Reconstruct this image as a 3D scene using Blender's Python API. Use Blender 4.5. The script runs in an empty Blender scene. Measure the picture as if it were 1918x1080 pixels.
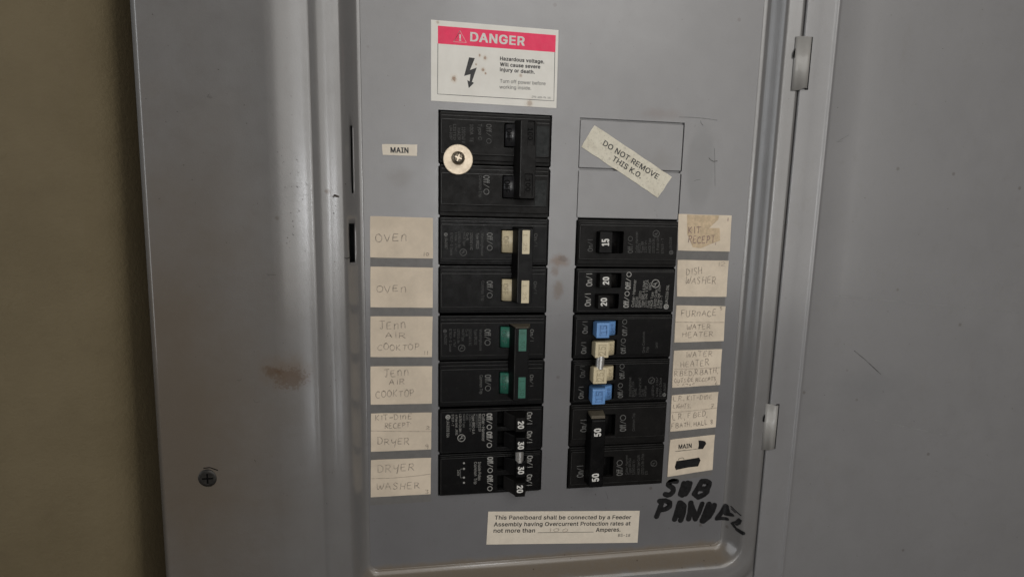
import bpy, bmesh, math, random
from mathutils import Vector, Matrix, geometry
random.seed(7)
S = 0.0254                      # all measures below are panel inches: u right, v down, h out of the panel
sc = bpy.context.scene
COL = sc.collection
def W(u, v, h): return Vector((u*S, -h*S, -v*S))

# ---------------------------------------------------------------- camera, world, lamps, exposure
cd = bpy.data.cameras.new('camera'); cam = bpy.data.objects.new('camera', cd); COL.objects.link(cam)
cd.sensor_width = 36.0; cd.lens = 36.0*950/1918; cd.clip_start = .01; cd.clip_end = 50
ax, ay, az = Vector((0.989927, -0.140109, 0.020327)), Vector((-0.000992, 0.136709, 0.990611)), Vector((-0.141573, -0.980653, 0.135193))
M = Matrix((ax, ay, az)).transposed().to_4x4(); M.translation = W(0.02655, 2.05623, 10.33675)
cam.matrix_world = M
sc.camera = cam
w = bpy.data.worlds.new('World'); sc.world = w; w.use_nodes = True
w.node_tree.nodes['Background'].inputs[0].default_value = (.72, .50, .30, 1)
w.node_tree.nodes['Background'].inputs[1].default_value = .03
def area(name, u, v, h, tu, tv, th, sx, sy, power, color, spread=180):
    l = bpy.data.lights.new(name, 'AREA'); l.shape = 'RECTANGLE'; l.size = sx*S; l.size_y = sy*S
    l.energy = power; l.color = color; l.spread = math.radians(spread)
    o = bpy.data.objects.new(name, l); COL.objects.link(o); o.location = W(u, v, h)
    o.rotation_euler = (W(tu, tv, th)-W(u, v, h)).to_track_quat('-Z', 'Y').to_euler()
    return o
# a wide bright opening behind the photographer, reaching up and to the right, and two small far windows
area('wide_opening_light', 10.5, -15, 40, 10.5, -15, 0, 51, 50, 9.4, (1, .972, .925))
area('upper_light', 8, -12, 18, 3.5, -1, 0, 10, 10, .10, (1, .99, .96), 120)
area('side_opening_light', -46, -8, 10, 4, 0, 0, 14, 46, 3.2, (.94, .97, 1))
area('doorway_light', 4, 1, 34, 0, 2, 0, 3, 7, .42, (.95, .97, 1))
area('low_window_light', 4, 18, 34, 0, 5, 0, 3, 5, .14, (.93, .96, 1))
area('tall_gap_light', 3.5, -4, 36, 1, 0, 0, 2, 40, .45, (.96, .98, 1))
sc.view_settings.view_transform = 'Standard'; sc.view_settings.look = 'None'
sc.view_settings.exposure = 0; sc.view_settings.gamma = 1

DATA = {'BR': {'cream': [('Off/O', 0.971, 2.339, 0.976, 2.697, 0.113, 1, 1), ('Westinghouse', 0.853, 2.342, 0.858, 2.803, 0.053, 0, 0), ('Type BR225', 0.756, 2.343, 0.759, 2.664, 0.054, 0, 1),
                  ('120/240 V AC', 0.633, 2.345, 0.636, 2.687, 0.053, 0, 1), ('Cu-Al', 0.558, 2.346, 0.559, 2.495, 0.048, 0, 1), ('HACR Type', 0.495, 2.337, 0.497, 2.603, 0.048, 0, 0),
                  ('LISTED Cir. Bkr.', 0.393, 2.328, 0.395, 2.658, 0.048, 0, 0), ('1 Pole   J 767', 0.33, 2.34, 0.332, 2.712, 0.042, 0, 0), ('E7819-S  Issue', 0.242, 2.352, 0.244, 2.799, 0.048, 0, 0),
                  ('LR43087', 0.129, 2.438, 0.13, 2.672, 0.053, 0, 1), ('On/I', 1.938, 2.337, 1.945, 2.605, 0.066, 1, 0), ('Off/O', 0.984, 3.314, 0.989, 3.667, 0.115, 1, 1), ('Common Trip', 0.87, 3.314, 0.875, 3.722, 0.06, 0, 0),
                  ('On/I', 1.953, 3.322, 1.96, 3.579, 0.067, 1, 0)],
        'duplex': [('On/I', 3.206, 3.414, 3.194, 3.144, 0.128, 1, 2), ('On/I', 3.193, 3.839, 3.182, 3.568, 0.128, 1, 2), ('Off/O', 4.049, 3.483, 4.06, 3.111, 0.113, 2, 2), ('Off/O', 4.028, 3.877, 4.04, 3.522, 0.113, 2, 2),
                   ('Cutler-Hammer', 4.153, 3.864, 4.174, 3.279, 0.066, 0, 2), ('BR2020', 4.229, 3.865, 4.235, 3.647, 0.054, 0, 2), ('DNPL2020', 4.298, 3.87, 4.304, 3.522, 0.054, 0, 2),
                   ('Type BRD, A & DNPL', 4.359, 3.87, 4.389, 3.283, 0.058, 0, 2), ('120 / 240  V AC/CA', 4.428, 3.87, 4.449, 3.283, 0.057, 0, 2), ('SWD', 4.512, 3.499, 4.522, 3.345, 0.054, 0, 2),
                   ('Cu/Al', 4.493, 3.88, 4.505, 3.725, 0.051, 0, 2), ('HACR Type', 4.566, 3.886, 4.575, 3.542, 0.055, 0, 2), ('LISTED Cir.Bkr.', 4.646, 3.886, 4.661, 3.464, 0.055, 0, 2),
                   ('2 Pole Unit  J969', 4.717, 3.887, 4.726, 3.387, 0.054, 0, 2), ('E7819 - T', 4.783, 3.887, 4.787, 3.619, 0.055, 0, 2), ('LR43358 ONL', 4.908, 3.79, 4.917, 3.386, 0.061, 0, 2)],
        'fifty': [('On/I', 3.227, 6.625, 3.215, 6.343, 0.145, 1, 1), ('On/I', 3.187, 7.676, 3.176, 7.402, 0.146, 1, 1), ('Off/O', 4.119, 6.646, 4.099, 6.266, 0.136, 1, 1), ('Off/O', 4.095, 7.683, 4.076, 7.315, 0.137, 1, 1),
                  ('Common Trip', 4.326, 6.65, 4.303, 6.24, 0.063, 0, 0), ('Cutler-Hammer', 4.218, 7.67, 4.193, 7.207, 0.06, 0, 0), ('Type BR250', 4.295, 7.674, 4.274, 7.287, 0.061, 0, 0),
                  ('120/240 V~', 4.383, 7.679, 4.363, 7.329, 0.061, 0, 0), ('HACR Type Cu/Al', 4.496, 7.685, 4.47, 7.221, 0.06, 0, 0), ('LISTED Cir.Bkr. 2 Pole', 4.598, 7.69, 4.569, 7.2, 0.061, 0, 0),
                  ('E78', 4.687, 7.695, 4.682, 7.613, 0.058, 0, 0)],
        'green': [('Off/O', 0.95, 4.318, 0.955, 4.662, 0.122, 1, 1), ('Westinghouse', 0.843, 4.313, 0.849, 4.765, 0.055, 0, 0), ('Type BR230', 0.739, 4.312, 0.742, 4.639, 0.055, 0, 0),
                  ('120/240 V AC', 0.624, 4.31, 0.627, 4.659, 0.054, 0, 0), ('Cu-Al', 0.558, 4.31, 0.559, 4.456, 0.049, 0, 0), ('HACR Type', 0.481, 4.309, 0.483, 4.556, 0.05, 0, 0),
                  ('LISTED Cir. Bkr.', 0.389, 4.308, 0.39, 4.611, 0.049, 0, 0), ('1 Pole   J 767', 0.313, 4.307, 0.314, 4.677, 0.043, 0, 0), ('E7819-S  Issue', 0.226, 4.306, 0.228, 4.777, 0.049, 0, 0),
                  ('LR43087', 0.123, 4.405, 0.124, 4.629, 0.054, 0, 0), ('On/I', 1.906, 4.329, 1.912, 4.587, 0.074, 1, 1), ('Off/O', 0.972, 5.288, 0.977, 5.642, 0.123, 1, 1),
                  ('Common Trip', 0.86, 5.292, 0.865, 5.697, 0.062, 0, 1), ('On/I', 1.925, 5.31, 1.932, 5.564, 0.075, 1, 1)],
        'main': [('Off/O', 0.931, 0.228, 0.936, 0.597, 0.099, 1, 0), ('Type C', 0.775, 0.229, 0.778, 0.532, 0.068, 0, 0), ('100A  TE', 0.609, 0.246, 0.612, 0.58, 0.067, 0, 0),
                 ('120/240 V', 0.454, 0.304, 0.456, 0.606, 0.067, 0, 0), ('HACR', 0.371, 0.327, 0.372, 0.549, 0.057, 0, 0), ('LISTED', 0.288, 0.261, 0.29, 0.552, 0.052, 0, 0), ('LR43087', 0.217, 0.294, 0.218, 0.555, 0.051, 0, 0),
                 ('Off/O', 0.888, 1.21, 0.892, 1.585, 0.116, 1, 1), ('Common Trip', 0.797, 1.213, 0.801, 1.634, 0.063, 0, 0)],
        'quadL': [('Off/O', 1.017, 6.136, 1.022, 6.492, 0.114, 2, 2), ('Off/O', 1.023, 6.54, 1.028, 6.899, 0.114, 2, 2), ('Off/O', 1.048, 7.111, 1.053, 7.47, 0.115, 2, 2), ('Off/O', 1.049, 7.524, 1.054, 7.887, 0.115, 2, 2),
                  ('Cutler-Hammer', 0.915, 6.14, 0.923, 6.746, 0.068, 0, 2), ('BQC2302120', 0.848, 6.137, 0.852, 6.521, 0.05, 0, 2), ('A02020CT', 0.786, 6.135, 0.789, 6.435, 0.05, 0, 1),
                  ('Type BRD & A', 0.713, 6.132, 0.717, 6.575, 0.054, 0, 2), ('120/240 V~', 0.651, 6.135, 0.654, 6.513, 0.05, 0, 1), ('Cu/Al', 0.583, 6.132, 0.585, 6.262, 0.048, 0, 1),
                  ('HACR Type', 0.516, 6.13, 0.518, 6.424, 0.047, 0, 1), ('LISTED Cir.Bkr.', 0.438, 6.127, 0.441, 6.539, 0.047, 0, 2), ('4 Pole Unit  J985', 0.36, 6.136, 0.363, 6.583, 0.047, 0, 2),
                  ('E7819 - T', 0.282, 6.133, 0.283, 6.38, 0.047, 0, 2), ('LR43358 DIA', 0.177, 6.252, 0.178, 6.63, 0.056, 0, 2), ('Inside Poles', 0.848, 7.208, 0.853, 7.625, 0.063, 0, 2),
                  ('Common  Trip', 0.763, 7.203, 0.768, 7.707, 0.063, 0, 2), ('240V', 0.406, 7.366, 0.407, 7.504, 0.051, 0, 2), ('On/I', 1.88, 6.137, 1.887, 6.406, 0.116, 1, 2), ('On/I', 1.891, 6.563, 1.897, 6.829, 0.116, 1, 2),
                  ('On/I', 1.913, 7.122, 1.919, 7.393, 0.117, 1, 2), ('On/I', 1.911, 7.553, 1.918, 7.813, 0.119, 1, 2)],
        'quadR': [('On/I', 3.149, 4.43, 3.138, 4.164, 0.111, 1, 1), ('On/I', 3.137, 4.868, 3.127, 4.616, 0.112, 1, 1), ('On/I', 3.133, 5.394, 3.122, 5.14, 0.113, 1, 0), ('On/I', 3.12, 5.868, 3.109, 5.596, 0.113, 1, 1),
                  ('Off/O', 4.031, 4.487, 4.012, 4.129, 0.108, 1, 1), ('Off/O', 4.019, 4.883, 4.001, 4.544, 0.108, 1, 1), ('Off/O', 4.021, 5.446, 4.004, 5.112, 0.109, 1, 1), ('Off/O', 4.006, 5.875, 3.988, 5.541, 0.11, 1, 1),
                  ('One Common', 4.456, 4.871, 4.428, 4.407, 0.061, 0, 0), ('Trip', 4.542, 4.872, 4.535, 4.743, 0.061, 0, 0), ('240V', 4.742, 4.77, 4.734, 4.639, 0.049, 0, 0),
                  ('Westinghouse', 4.196, 5.857, 4.172, 5.419, 0.056, 0, 0), ('BQ15 2 115', 4.262, 5.859, 4.243, 5.518, 0.052, 0, 0), ('Type BQ', 4.319, 5.86, 4.308, 5.677, 0.052, 0, 0),
                  ('120/240 V AC', 4.426, 5.863, 4.401, 5.425, 0.052, 0, 0), ('Cu-Al', 4.487, 5.865, 4.477, 5.694, 0.052, 0, 0), ('HACR Type', 4.548, 5.867, 4.534, 5.623, 0.052, 0, 0),
                  ('LISTED Cir.', 4.725, 5.873, 4.708, 5.603, 0.052, 0, 0), ('4 Pole  J 767', 4.822, 5.875, 4.795, 5.435, 0.052, 0, 0), ('E7819-S Issue', 4.902, 5.878, 4.875, 5.445, 0.052, 0, 0),
                  ('LR43087', 4.995, 5.77, 4.982, 5.567, 0.052, 0, 0)],
        'single': [('On/I', 3.189, 2.687, 3.178, 2.436, 0.109, 1, 0), ('Off/O', 4.06, 2.71, 4.04, 2.356, 0.106, 1, 0), ('Cutler-Hammer', 4.175, 2.702, 4.15, 2.265, 0.059, 0, 0), ('BR115', 4.233, 2.701, 4.222, 2.51, 0.053, 0, 0),
                   ('Type BR', 4.301, 2.701, 4.288, 2.464, 0.053, 0, 0), ('120 V~', 4.371, 2.7, 4.356, 2.441, 0.053, 0, 0), ('HACR Type', 4.462, 2.699, 4.443, 2.395, 0.054, 0, 0),
                   ('LISTED Cir.Bkr.', 4.546, 2.709, 4.526, 2.382, 0.054, 0, 0), ('1 Pole Unit', 4.641, 2.708, 4.617, 2.325, 0.054, 0, 0), ('E7819 - T', 4.749, 2.707, 4.729, 2.391, 0.054, 0, 0),
                   ('LR43358', 4.923, 2.614, 4.906, 2.365, 0.054, 0, 0)]},
 'DISC': {'cream': [(0.15, 2.385, 0.036, 1)],
          'duplex': [(4.88, 3.858, 0.058, 2)],
          'green': [(0.139, 4.345, 0.037, 0)],
          'quadL': [(0.205, 6.181, 0.051, 2), (0.547, 7.219, 0.023, 2), (0.548, 7.346, 0.023, 2), (0.549, 7.545, 0.023, 2), (0.55, 7.662, 0.023, 2)],
          'quadR': [(4.962, 5.839, 0.043, 1)],
          'single': [(4.916, 2.689, 0.048, 0)]},
 'DIV': [('L4', [(-1.376, 6.458), (-0.776, 6.493), (-0.143, 6.523)]), ('L5', [(-1.393, 7.511), (-0.98, 7.522), (-0.746, 7.513), (-0.393, 7.496), (-0.16, 7.471)]), ('R2', [(5.162, 4.221), (5.803, 4.233), (6.318, 4.235)]),
         ('R3', [(5.199, 5.289), (5.77, 5.284), (6.312, 5.272)]), ('R4', [(5.192, 6.294), (5.729, 6.267), (6.31, 6.22)])],
 'HW': [('L0', 'OVEn', -1.226, 2.545, -0.601, 2.536, 0.153, None), ('L0', '10', -0.296, 2.821, -0.172, 2.82, 0.071, None), ('L1', 'OVEn', -1.221, 3.562, -0.619, 3.551, 0.143, None),
        ('L2', 'JEnn', -1.175, 4.314, -0.634, 4.3, 0.155, None), ('L2', 'AIR', -1.057, 4.495, -0.654, 4.5, 0.117, None), ('L2', 'COOKTOP', -1.219, 4.743, -0.381, 4.757, 0.127, None),
        ('L2', '11', -0.296, 4.858, -0.206, 4.859, 0.09, None), ('L3', 'JEnn', -1.096, 5.313, -0.584, 5.286, 0.149, None), ('L3', 'AIR', -0.998, 5.472, -0.681, 5.47, 0.11, None),
        ('L3', 'COOKTOP', -1.272, 5.755, -0.482, 5.739, 0.144, None), ('L4', 'KIT-DInE', -1.289, 6.237, -0.533, 6.235, 0.112, None), ('L4', "RECEPT'", -1.101, 6.412, -0.559, 6.413, 0.113, None),
        ('L4', '2', -0.262, 6.468, -0.174, 6.472, 0.074, None), ('L4', 'DRyER', -1.249, 6.762, -0.595, 6.781, 0.144, None), ('L4', '9', -0.277, 6.896, -0.194, 6.899, 0.105, None),
        ('L5', 'DRyER', -1.258, 7.376, -0.501, 7.384, 0.168, None), ('L5', 'WASHER', -1.284, 7.765, -0.384, 7.785, 0.148, None), ('L5', '3', -0.276, 7.899, -0.186, 7.904, 0.086, None),
        ('R0', 'KIT', 5.315, 2.29, 5.6, 2.274, 0.156, None), ('R0', 'RECEPT,', 5.329, 2.479, 5.977, 2.481, 0.156, None), ('R0', '1', 6.187, 2.0, 6.221, 2.0, 0.071, None), ('R1', 'DISH', 5.331, 3.177, 5.715, 3.153, 0.148, None),
        ('R1', 'WASHER', 5.331, 3.359, 6.048, 3.369, 0.148, None), ('R1', '12', 6.053, 2.979, 6.238, 2.989, 0.102, None), ('R2', 'FURnACE', 5.274, 4.096, 6.118, 4.09, 0.139, None),
        ('R2', '5', 6.182, 3.962, 6.244, 3.962, 0.082, None), ('R2', 'WATER', 5.435, 4.387, 5.995, 4.382, 0.117, None), ('R2', 'HEATER', 5.348, 4.568, 6.076, 4.556, 0.118, None),
        ('R3', 'WATER', 5.468, 5.012, 6.089, 5.002, 0.13, None), ('R3', 'HEATER', 5.35, 5.238, 6.026, 5.22, 0.141, None), ('R3', 'R.BED,R.BATH,', 5.219, 5.453, 6.258, 5.401, 0.123, None),
        ('R3', 'OUTSIDE RECEPTS', 5.229, 5.602, 6.226, 5.577, 0.092, None), ('R3', 'DISPOSAL,', 5.294, 5.741, 5.917, 5.725, 0.097, 1), ('R3', '6', 6.211, 5.677, 6.275, 5.674, 0.09, None),
        ('R4', 'L.R., KIT-DInE', 5.224, 6.026, 6.167, 5.999, 0.111, None), ('R4', 'LIGHTS,', 5.235, 6.193, 5.655, 6.196, 0.098, None), ('R4', '7', 6.138, 6.212, 6.219, 6.214, 0.102, None),
        ('R4', 'L.R., F.BED,', 5.242, 6.47, 6.073, 6.41, 0.131, None), ('R4', 'F.BATH, HALL 8', 5.221, 6.671, 6.239, 6.609, 0.109, None)],
 'HW100': ('100', 2.457, 8.998, 2.921, 9.032, 0.088),
 'INS': {'cream': [(1.645, 2.264, 1.796, 2.735), (1.65, 3.261, 1.807, 3.726)], 'green': [(1.618, 4.253, 1.779, 4.71), (1.63, 5.256, 1.783, 5.707)], 'main': [(1.703, 0.192, 1.835, 0.639), (1.665, 1.185, 1.819, 1.62)]},
 'LEV': {'duplex': [(3.307, 3.139, 3.561, 3.428), (3.292, 3.585, 3.536, 3.867)],
         'fifty': [(3.194, 6.228, 3.606, 7.759)],
         'quadL': [(1.603, 6.134, 1.795, 6.432), (1.613, 6.565, 1.806, 6.879), (1.624, 7.083, 1.82, 7.439), (1.623, 7.572, 1.824, 7.873)],
         'quadR': [(3.242, 4.144, 3.52, 4.458), (3.232, 4.556, 3.523, 4.88), (3.215, 5.098, 3.509, 5.44), (3.212, 5.56, 3.495, 5.891)],
         'single': [(3.267, 2.275, 3.537, 2.707)]},
 'MARK': [(0.075, [(5.445, 7.962), (5.34, 7.945), (5.273, 7.976), (5.242, 8.032), (5.315, 8.083), (5.376, 8.133), (5.381, 8.203), (5.327, 8.27), (5.248, 8.289), (5.188, 8.262)]),
          (0.07, [(5.623, 8.014), (5.586, 8.157), (5.553, 8.284)]), (0.09, [(5.717, 8.024), (5.67, 8.185), (5.608, 8.299)]), (0.07, [(5.787, 8.028), (5.752, 8.19), (5.689, 8.292)]),
          (0.08, [(6.066, 7.997), (5.984, 8.157), (5.905, 8.293)]), (0.08, [(6.066, 7.997), (6.184, 8.004), (6.263, 8.051), (6.242, 8.148), (6.151, 8.19), (6.032, 8.171)]),
          (0.08, [(6.221, 8.182), (6.216, 8.265), (6.138, 8.331), (6.012, 8.382)]), (0.07, [(5.905, 8.293), (5.951, 8.343), (6.012, 8.382)]),
          (0.075, [(5.061, 8.421), (5.2, 8.419), (5.314, 8.474), (5.313, 8.575), (5.213, 8.632), (5.122, 8.638)]), (0.075, [(5.112, 8.488), (5.06, 8.652), (5.011, 8.799)]), (0.08, [(5.555, 8.497), (5.507, 8.719), (5.46, 8.897)]),
          (0.08, [(5.574, 8.498), (5.672, 8.579), (5.659, 8.767), (5.611, 8.933)]), (0.09, [(5.569, 8.704), (5.539, 8.796)]), (0.08, [(5.835, 8.515), (5.833, 8.74), (5.808, 8.909)]),
          (0.08, [(5.838, 8.552), (5.927, 8.747), (5.977, 8.92)]), (0.07, [(6.119, 8.551), (6.059, 8.755), (5.978, 8.932)]), (0.08, [(6.29, 8.573), (6.222, 8.766), (6.151, 8.982)]),
          (0.08, [(6.425, 8.609), (6.387, 8.758), (6.314, 8.886), (6.178, 8.991)]), (0.08, [(6.331, 8.621), (6.27, 8.807), (6.204, 8.936)]), (0.07, [(6.705, 8.638), (6.63, 8.793), (6.527, 8.939)]),
          (0.05, [(6.51, 8.957), (6.643, 8.954), (6.738, 8.952)]), (0.05, [(6.714, 8.636), (6.739, 8.742), (6.74, 8.837), (6.798, 8.798)]), (0.06, [(6.68, 8.736), (6.718, 8.826)]),
          (0.014, [(6.785, 8.601), (6.829, 8.644), (6.874, 8.682), (6.915, 8.715)]), (0.018, [(6.915, 8.809), (6.901, 8.916), (6.861, 8.998)]), (0.02, [(6.829, 8.976), (6.866, 8.916), (6.897, 8.808)]),
          (0.03, [(6.825, 9.01), (6.854, 9.062), (6.9, 9.094)]), (0.055, [(6.9, 9.094), (6.928, 9.103), (6.964, 9.114)]), (0.012, [(6.791, 8.652), (6.849, 8.709)])],
 'PROF': [(0, 0), (0.03, 0.004), (0.07, 0.018), (0.11, 0.05), (0.15, 0.105), (0.19, 0.175), (0.24, 0.27), (0.28, 0.335), (0.32, 0.37), (0.4, 0.392), (0.5, 0.412), (0.56, 0.426), (0.64, 0.436), (0.72, 0.434), (0.78, 0.42),
          (0.815, 0.402), (0.845, 0.398), (0.88, 0.405), (0.92, 0.418), (1.0, 0.434), (1.1, 0.454), (1.2, 0.47), (1.33, 0.48), (1.55, 0.478), (1.9, 0.42), (2.5, 0.37), (3.2, 0.27), (3.9, 0.14)],
 'SC': [('dark', 0.012, [(5.676, 0.689), (5.722, 0.732), (5.785, 0.757), (5.876, 0.744)]), ('dark', 0.007, [(5.435, -0.068), (5.444, -0.014), (5.496, 0.032)]),
        ('dark', 0.006, [(4.954, -0.112), (5.218, -0.12), (5.534, -0.11), (5.804, -0.086)]), ('dark', 0.005, [(5.374, 1.184), (5.433, 1.153), (5.518, 1.141)]), ('dark', 0.005, [(5.292, 0.063), (5.339, 0.046)]),
        ('dark', 0.004, [(5.788, 0.482), (5.826, 0.864), (5.864, 1.272)]), ('dark', 0.004, [(4.59, 1.887), (4.599, 1.955)]), ('spot', 0.035, [(-1.906, 1.688), (-1.84, 1.706)]), ('spot', 0.02, [(-1.936, 1.718), (-1.888, 1.698)]),
        ('spot', 0.016, [(-1.725, 1.467), (-1.706, 1.477)]), ('spot', 0.014, [(-1.934, 2.012), (-1.915, 2.022)]), ('dark', 0.018, [(-1.768, 2.843), (-1.72, 2.863), (-1.67, 2.842)]),
        ('spot', 0.01, [(-1.938, 2.919), (-1.919, 2.929)]), ('spot', 0.014, [(3.509, 8.153), (3.522, 8.167)]), ('spot', 0.014, [(3.523, 8.186), (3.529, 8.193)]), ('dark', 0.004, [(3.75, 8.09), (3.807, 8.249), (3.822, 8.301)]),
        ('spot', 0.014, [(2.453, 7.284), (2.466, 7.297)]), ('spot', 0.014, [(-3.536, 6.788), (-3.519, 6.833)]), ('spot', 0.01, [(-3.2, 6.706), (-3.196, 6.717)]), ('spot', 0.01, [(-4.522, 1.212), (-4.509, 1.221)]),
        ('spot', 0.01, [(-4.389, 1.467), (-4.377, 1.475)]), ('spot', 0.01, [(-5.012, 1.818), (-5.0, 1.827)]), ('spot', 0.01, [(-4.372, 3.405), (-4.36, 3.415)]), ('spot', 0.01, [(-5.118, 0.079), (-5.106, 0.087)]),
        ('spot', 0.01, [(-4.575, 0.291), (-4.562, 0.299)]), ('spot', 0.01, [(-3.381, 0.46), (-3.368, 0.469)]), ('spot', 0.01, [(-4.544, 4.745), (-4.531, 4.756)]), ('spot', 0.01, [(-2.597, -0.035), (-2.584, -0.027)]),
        ('spot', 0.01, [(-2.862, 0.948), (-2.849, 0.957)]), ('spot', 0.01, [(-3.818, -0.434), (-3.805, -0.426)]), ('spot', 0.01, [(-4.893, -1.322), (-4.881, -1.314)]),
        ('light', 0.012, [(8.295, 3.553), (9.082, 3.602), (10.437, 3.713), (11.839, 3.803), (13.572, 3.975)]), ('dark', 0.01, [(9.137, 4.787), (9.417, 4.989), (9.841, 5.334)]),
        ('light', 0.02, [(9.703, 6.382), (10.855, 6.633), (12.045, 6.892)]), ('spot', 0.03, [(7.266, 2.035), (7.276, 2.069)]), ('dark', 0.004, [(4.525, 1.815), (4.573, 1.81)]), ('dark', 0.006, [(-2.581, 1.7), (-2.595, 1.692)]),
        ('spot', 0.008, [(-2.536, 1.981), (-2.518, 2.0)]), ('spot', 0.006, [(-2.551, 1.482), (-2.531, 1.482)]), ('dark', 0.006, [(-2.461, 2.713), (-2.442, 2.735)]), ('spot', 0.011, [(-2.554, 1.542), (-2.534, 1.569)]),
        ('spot', 0.008, [(-2.698, 2.539), (-2.714, 2.553)]), ('dark', 0.008, [(-2.645, 1.306), (-2.652, 1.333)]), ('spot', 0.011, [(-2.752, 2.483), (-2.731, 2.473)]), ('spot', 0.011, [(-2.634, 1.548), (-2.644, 1.555)]),
        ('dark', 0.008, [(-2.383, 1.498), (-2.394, 1.5)]), ('spot', 0.011, [(-2.549, 1.066), (-2.522, 1.075)]), ('spot', 0.011, [(-2.639, 2.165), (-2.643, 2.194)]), ('dark', 0.011, [(-2.529, 1.347), (-2.527, 1.345)]),
        ('spot', 0.011, [(-2.462, 1.77), (-2.466, 1.782)]), ('spot', 0.006, [(-2.516, 1.092), (-2.522, 1.105)]), ('dark', 0.006, [(-2.652, 2.564), (-2.655, 2.561)]), ('spot', 0.008, [(-2.644, 2.256), (-2.629, 2.284)]),
        ('spot', 0.008, [(-2.553, 1.016), (-2.556, 1.012)]), ('dark', 0.011, [(-2.769, 2.579), (-2.749, 2.581)]), ('spot', 0.008, [(-2.783, 1.335), (-2.788, 1.335)]), ('spot', 0.008, [(-2.661, 2.027), (-2.677, 2.024)]),
        ('dark', 0.008, [(-2.657, 2.417), (-2.63, 2.43)]), ('spot', 0.006, [(-2.704, 2.666), (-2.72, 2.659)]), ('spot', 0.011, [(-2.539, 1.286), (-2.513, 1.299)]), ('dark', 0.006, [(-2.746, 1.569), (-2.759, 1.58)]),
        ('spot', 0.008, [(-2.661, 2.399), (-2.649, 2.397)]), ('light', 0.004, [(-2.892, 1.799), (-2.752, 1.726), (-2.647, 1.825)]), ('light', 0.004, [(-2.774, 1.433), (-2.672, 1.324), (-2.538, 1.424)]),
        ('light', 0.004, [(-2.627, 1.756), (-2.517, 1.707), (-2.351, 1.686)]), ('light', 0.004, [(-2.94, 2.014), (-2.742, 2.032), (-2.671, 2.061)]), ('light', 0.004, [(-2.963, 1.717), (-2.837, 1.795), (-2.714, 1.829)]),
        ('light', 0.004, [(-2.9, 1.567), (-2.768, 1.638), (-2.66, 1.528)]), ('light', 0.004, [(-2.91, 2.395), (-2.729, 2.348), (-2.663, 2.38)]), ('light', 0.004, [(-2.579, 1.532), (-2.42, 1.452), (-2.334, 1.549)]),
        ('light', 0.004, [(-2.621, 1.516), (-2.437, 1.579), (-2.358, 1.488)]), ('spot', 0.007, [(-3.834, 2.599), (-3.841, 2.58)]), ('spot', 0.007, [(-2.616, -1.009), (-2.627, -0.997)]),
        ('spot', 0.005, [(-3.295, 7.464), (-3.283, 7.451)]), ('spot', 0.007, [(-3.327, 1.899), (-3.315, 1.896)]), ('spot', 0.005, [(-4.938, 5.46), (-4.939, 5.475)]), ('spot', 0.007, [(-3.393, 0.145), (-3.405, 0.159)]),
        ('spot', 0.007, [(-2.754, 1.567), (-2.744, 1.551)]), ('spot', 0.007, [(-3.654, 2.382), (-3.658, 2.392)]), ('spot', 0.005, [(-2.912, 2.552), (-2.923, 2.556)]), ('spot', 0.007, [(-2.882, 3.653), (-2.885, 3.661)]),
        ('spot', 0.005, [(-4.018, 4.805), (-4.015, 4.823)]), ('spot', 0.005, [(-3.682, -0.023), (-3.685, -0.035)]), ('spot', 0.007, [(-3.241, 1.858), (-3.249, 1.876)]), ('spot', 0.007, [(-4.779, 0.477), (-4.788, 0.463)]),
        ('spot', 0.005, [(-3.164, 4.541), (-3.163, 4.537)]), ('spot', 0.005, [(-4.161, 0.99), (-4.148, 0.994)]), ('spot', 0.007, [(-3.439, 4.623), (-3.438, 4.64)]), ('spot', 0.007, [(-3.159, 4.21), (-3.156, 4.208)]),
        ('spot', 0.007, [(-4.839, 6.242), (-4.825, 6.236)]), ('spot', 0.005, [(-4.032, 4.574), (-4.038, 4.591)]), ('spot', 0.005, [(-4.716, 6.486), (-4.728, 6.492)]), ('spot', 0.007, [(-2.768, 1.876), (-2.772, 1.868)]),
        ('spot', 0.005, [(-4.652, -0.813), (-4.645, -0.803)]), ('spot', 0.007, [(-2.591, 0.283), (-2.587, 0.301)]), ('spot', 0.005, [(-5.099, 7.872), (-5.109, 7.87)]), ('spot', 0.007, [(-2.772, 0.872), (-2.763, 0.879)]),
        ('spot', 0.007, [(-2.79, 1.014), (-2.785, 1.006)]), ('spot', 0.007, [(-4.358, 1.886), (-4.348, 1.882)]), ('spot', 0.007, [(-4.23, 6.759), (-4.232, 6.763)]), ('spot', 0.007, [(-4.65, 7.594), (-4.645, 7.599)]),
        ('dark', 0.004, [(-4.325, 7.777), (-4.297, 7.751), (-4.302, 7.864)]), ('dark', 0.004, [(-2.96, 7.534), (-2.935, 7.525), (-2.929, 7.525)]), ('dark', 0.004, [(-4.612, 7.52), (-4.552, 7.566), (-4.575, 7.51)]),
        ('dark', 0.004, [(-4.461, 7.735), (-4.499, 7.776), (-4.365, 7.77)]), ('dark', 0.004, [(-2.777, 1.145), (-2.764, 1.121), (-2.747, 1.109)]), ('dark', 0.004, [(-3.986, -0.019), (-4.034, 0.037), (-3.942, 0.039)]),
        ('dark', 0.004, [(-3.496, 5.567), (-3.468, 5.626), (-3.378, 5.62)]), ('dark', 0.004, [(-3.776, 5.186), (-3.738, 5.203), (-3.699, 5.166)]), ('dark', 0.004, [(-3.094, 3.179), (-3.14, 3.156), (-2.976, 3.169)]),
        ('spot', 0.006, [(-2.067, 4.964), (-2.059, 4.953)]), ('spot', 0.006, [(-2.001, 2.51), (-2.011, 2.533)]), ('spot', 0.006, [(-2.204, 7.785), (-2.211, 7.761)]), ('spot', 0.006, [(-2.031, 6.377), (-2.036, 6.38)]),
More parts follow.
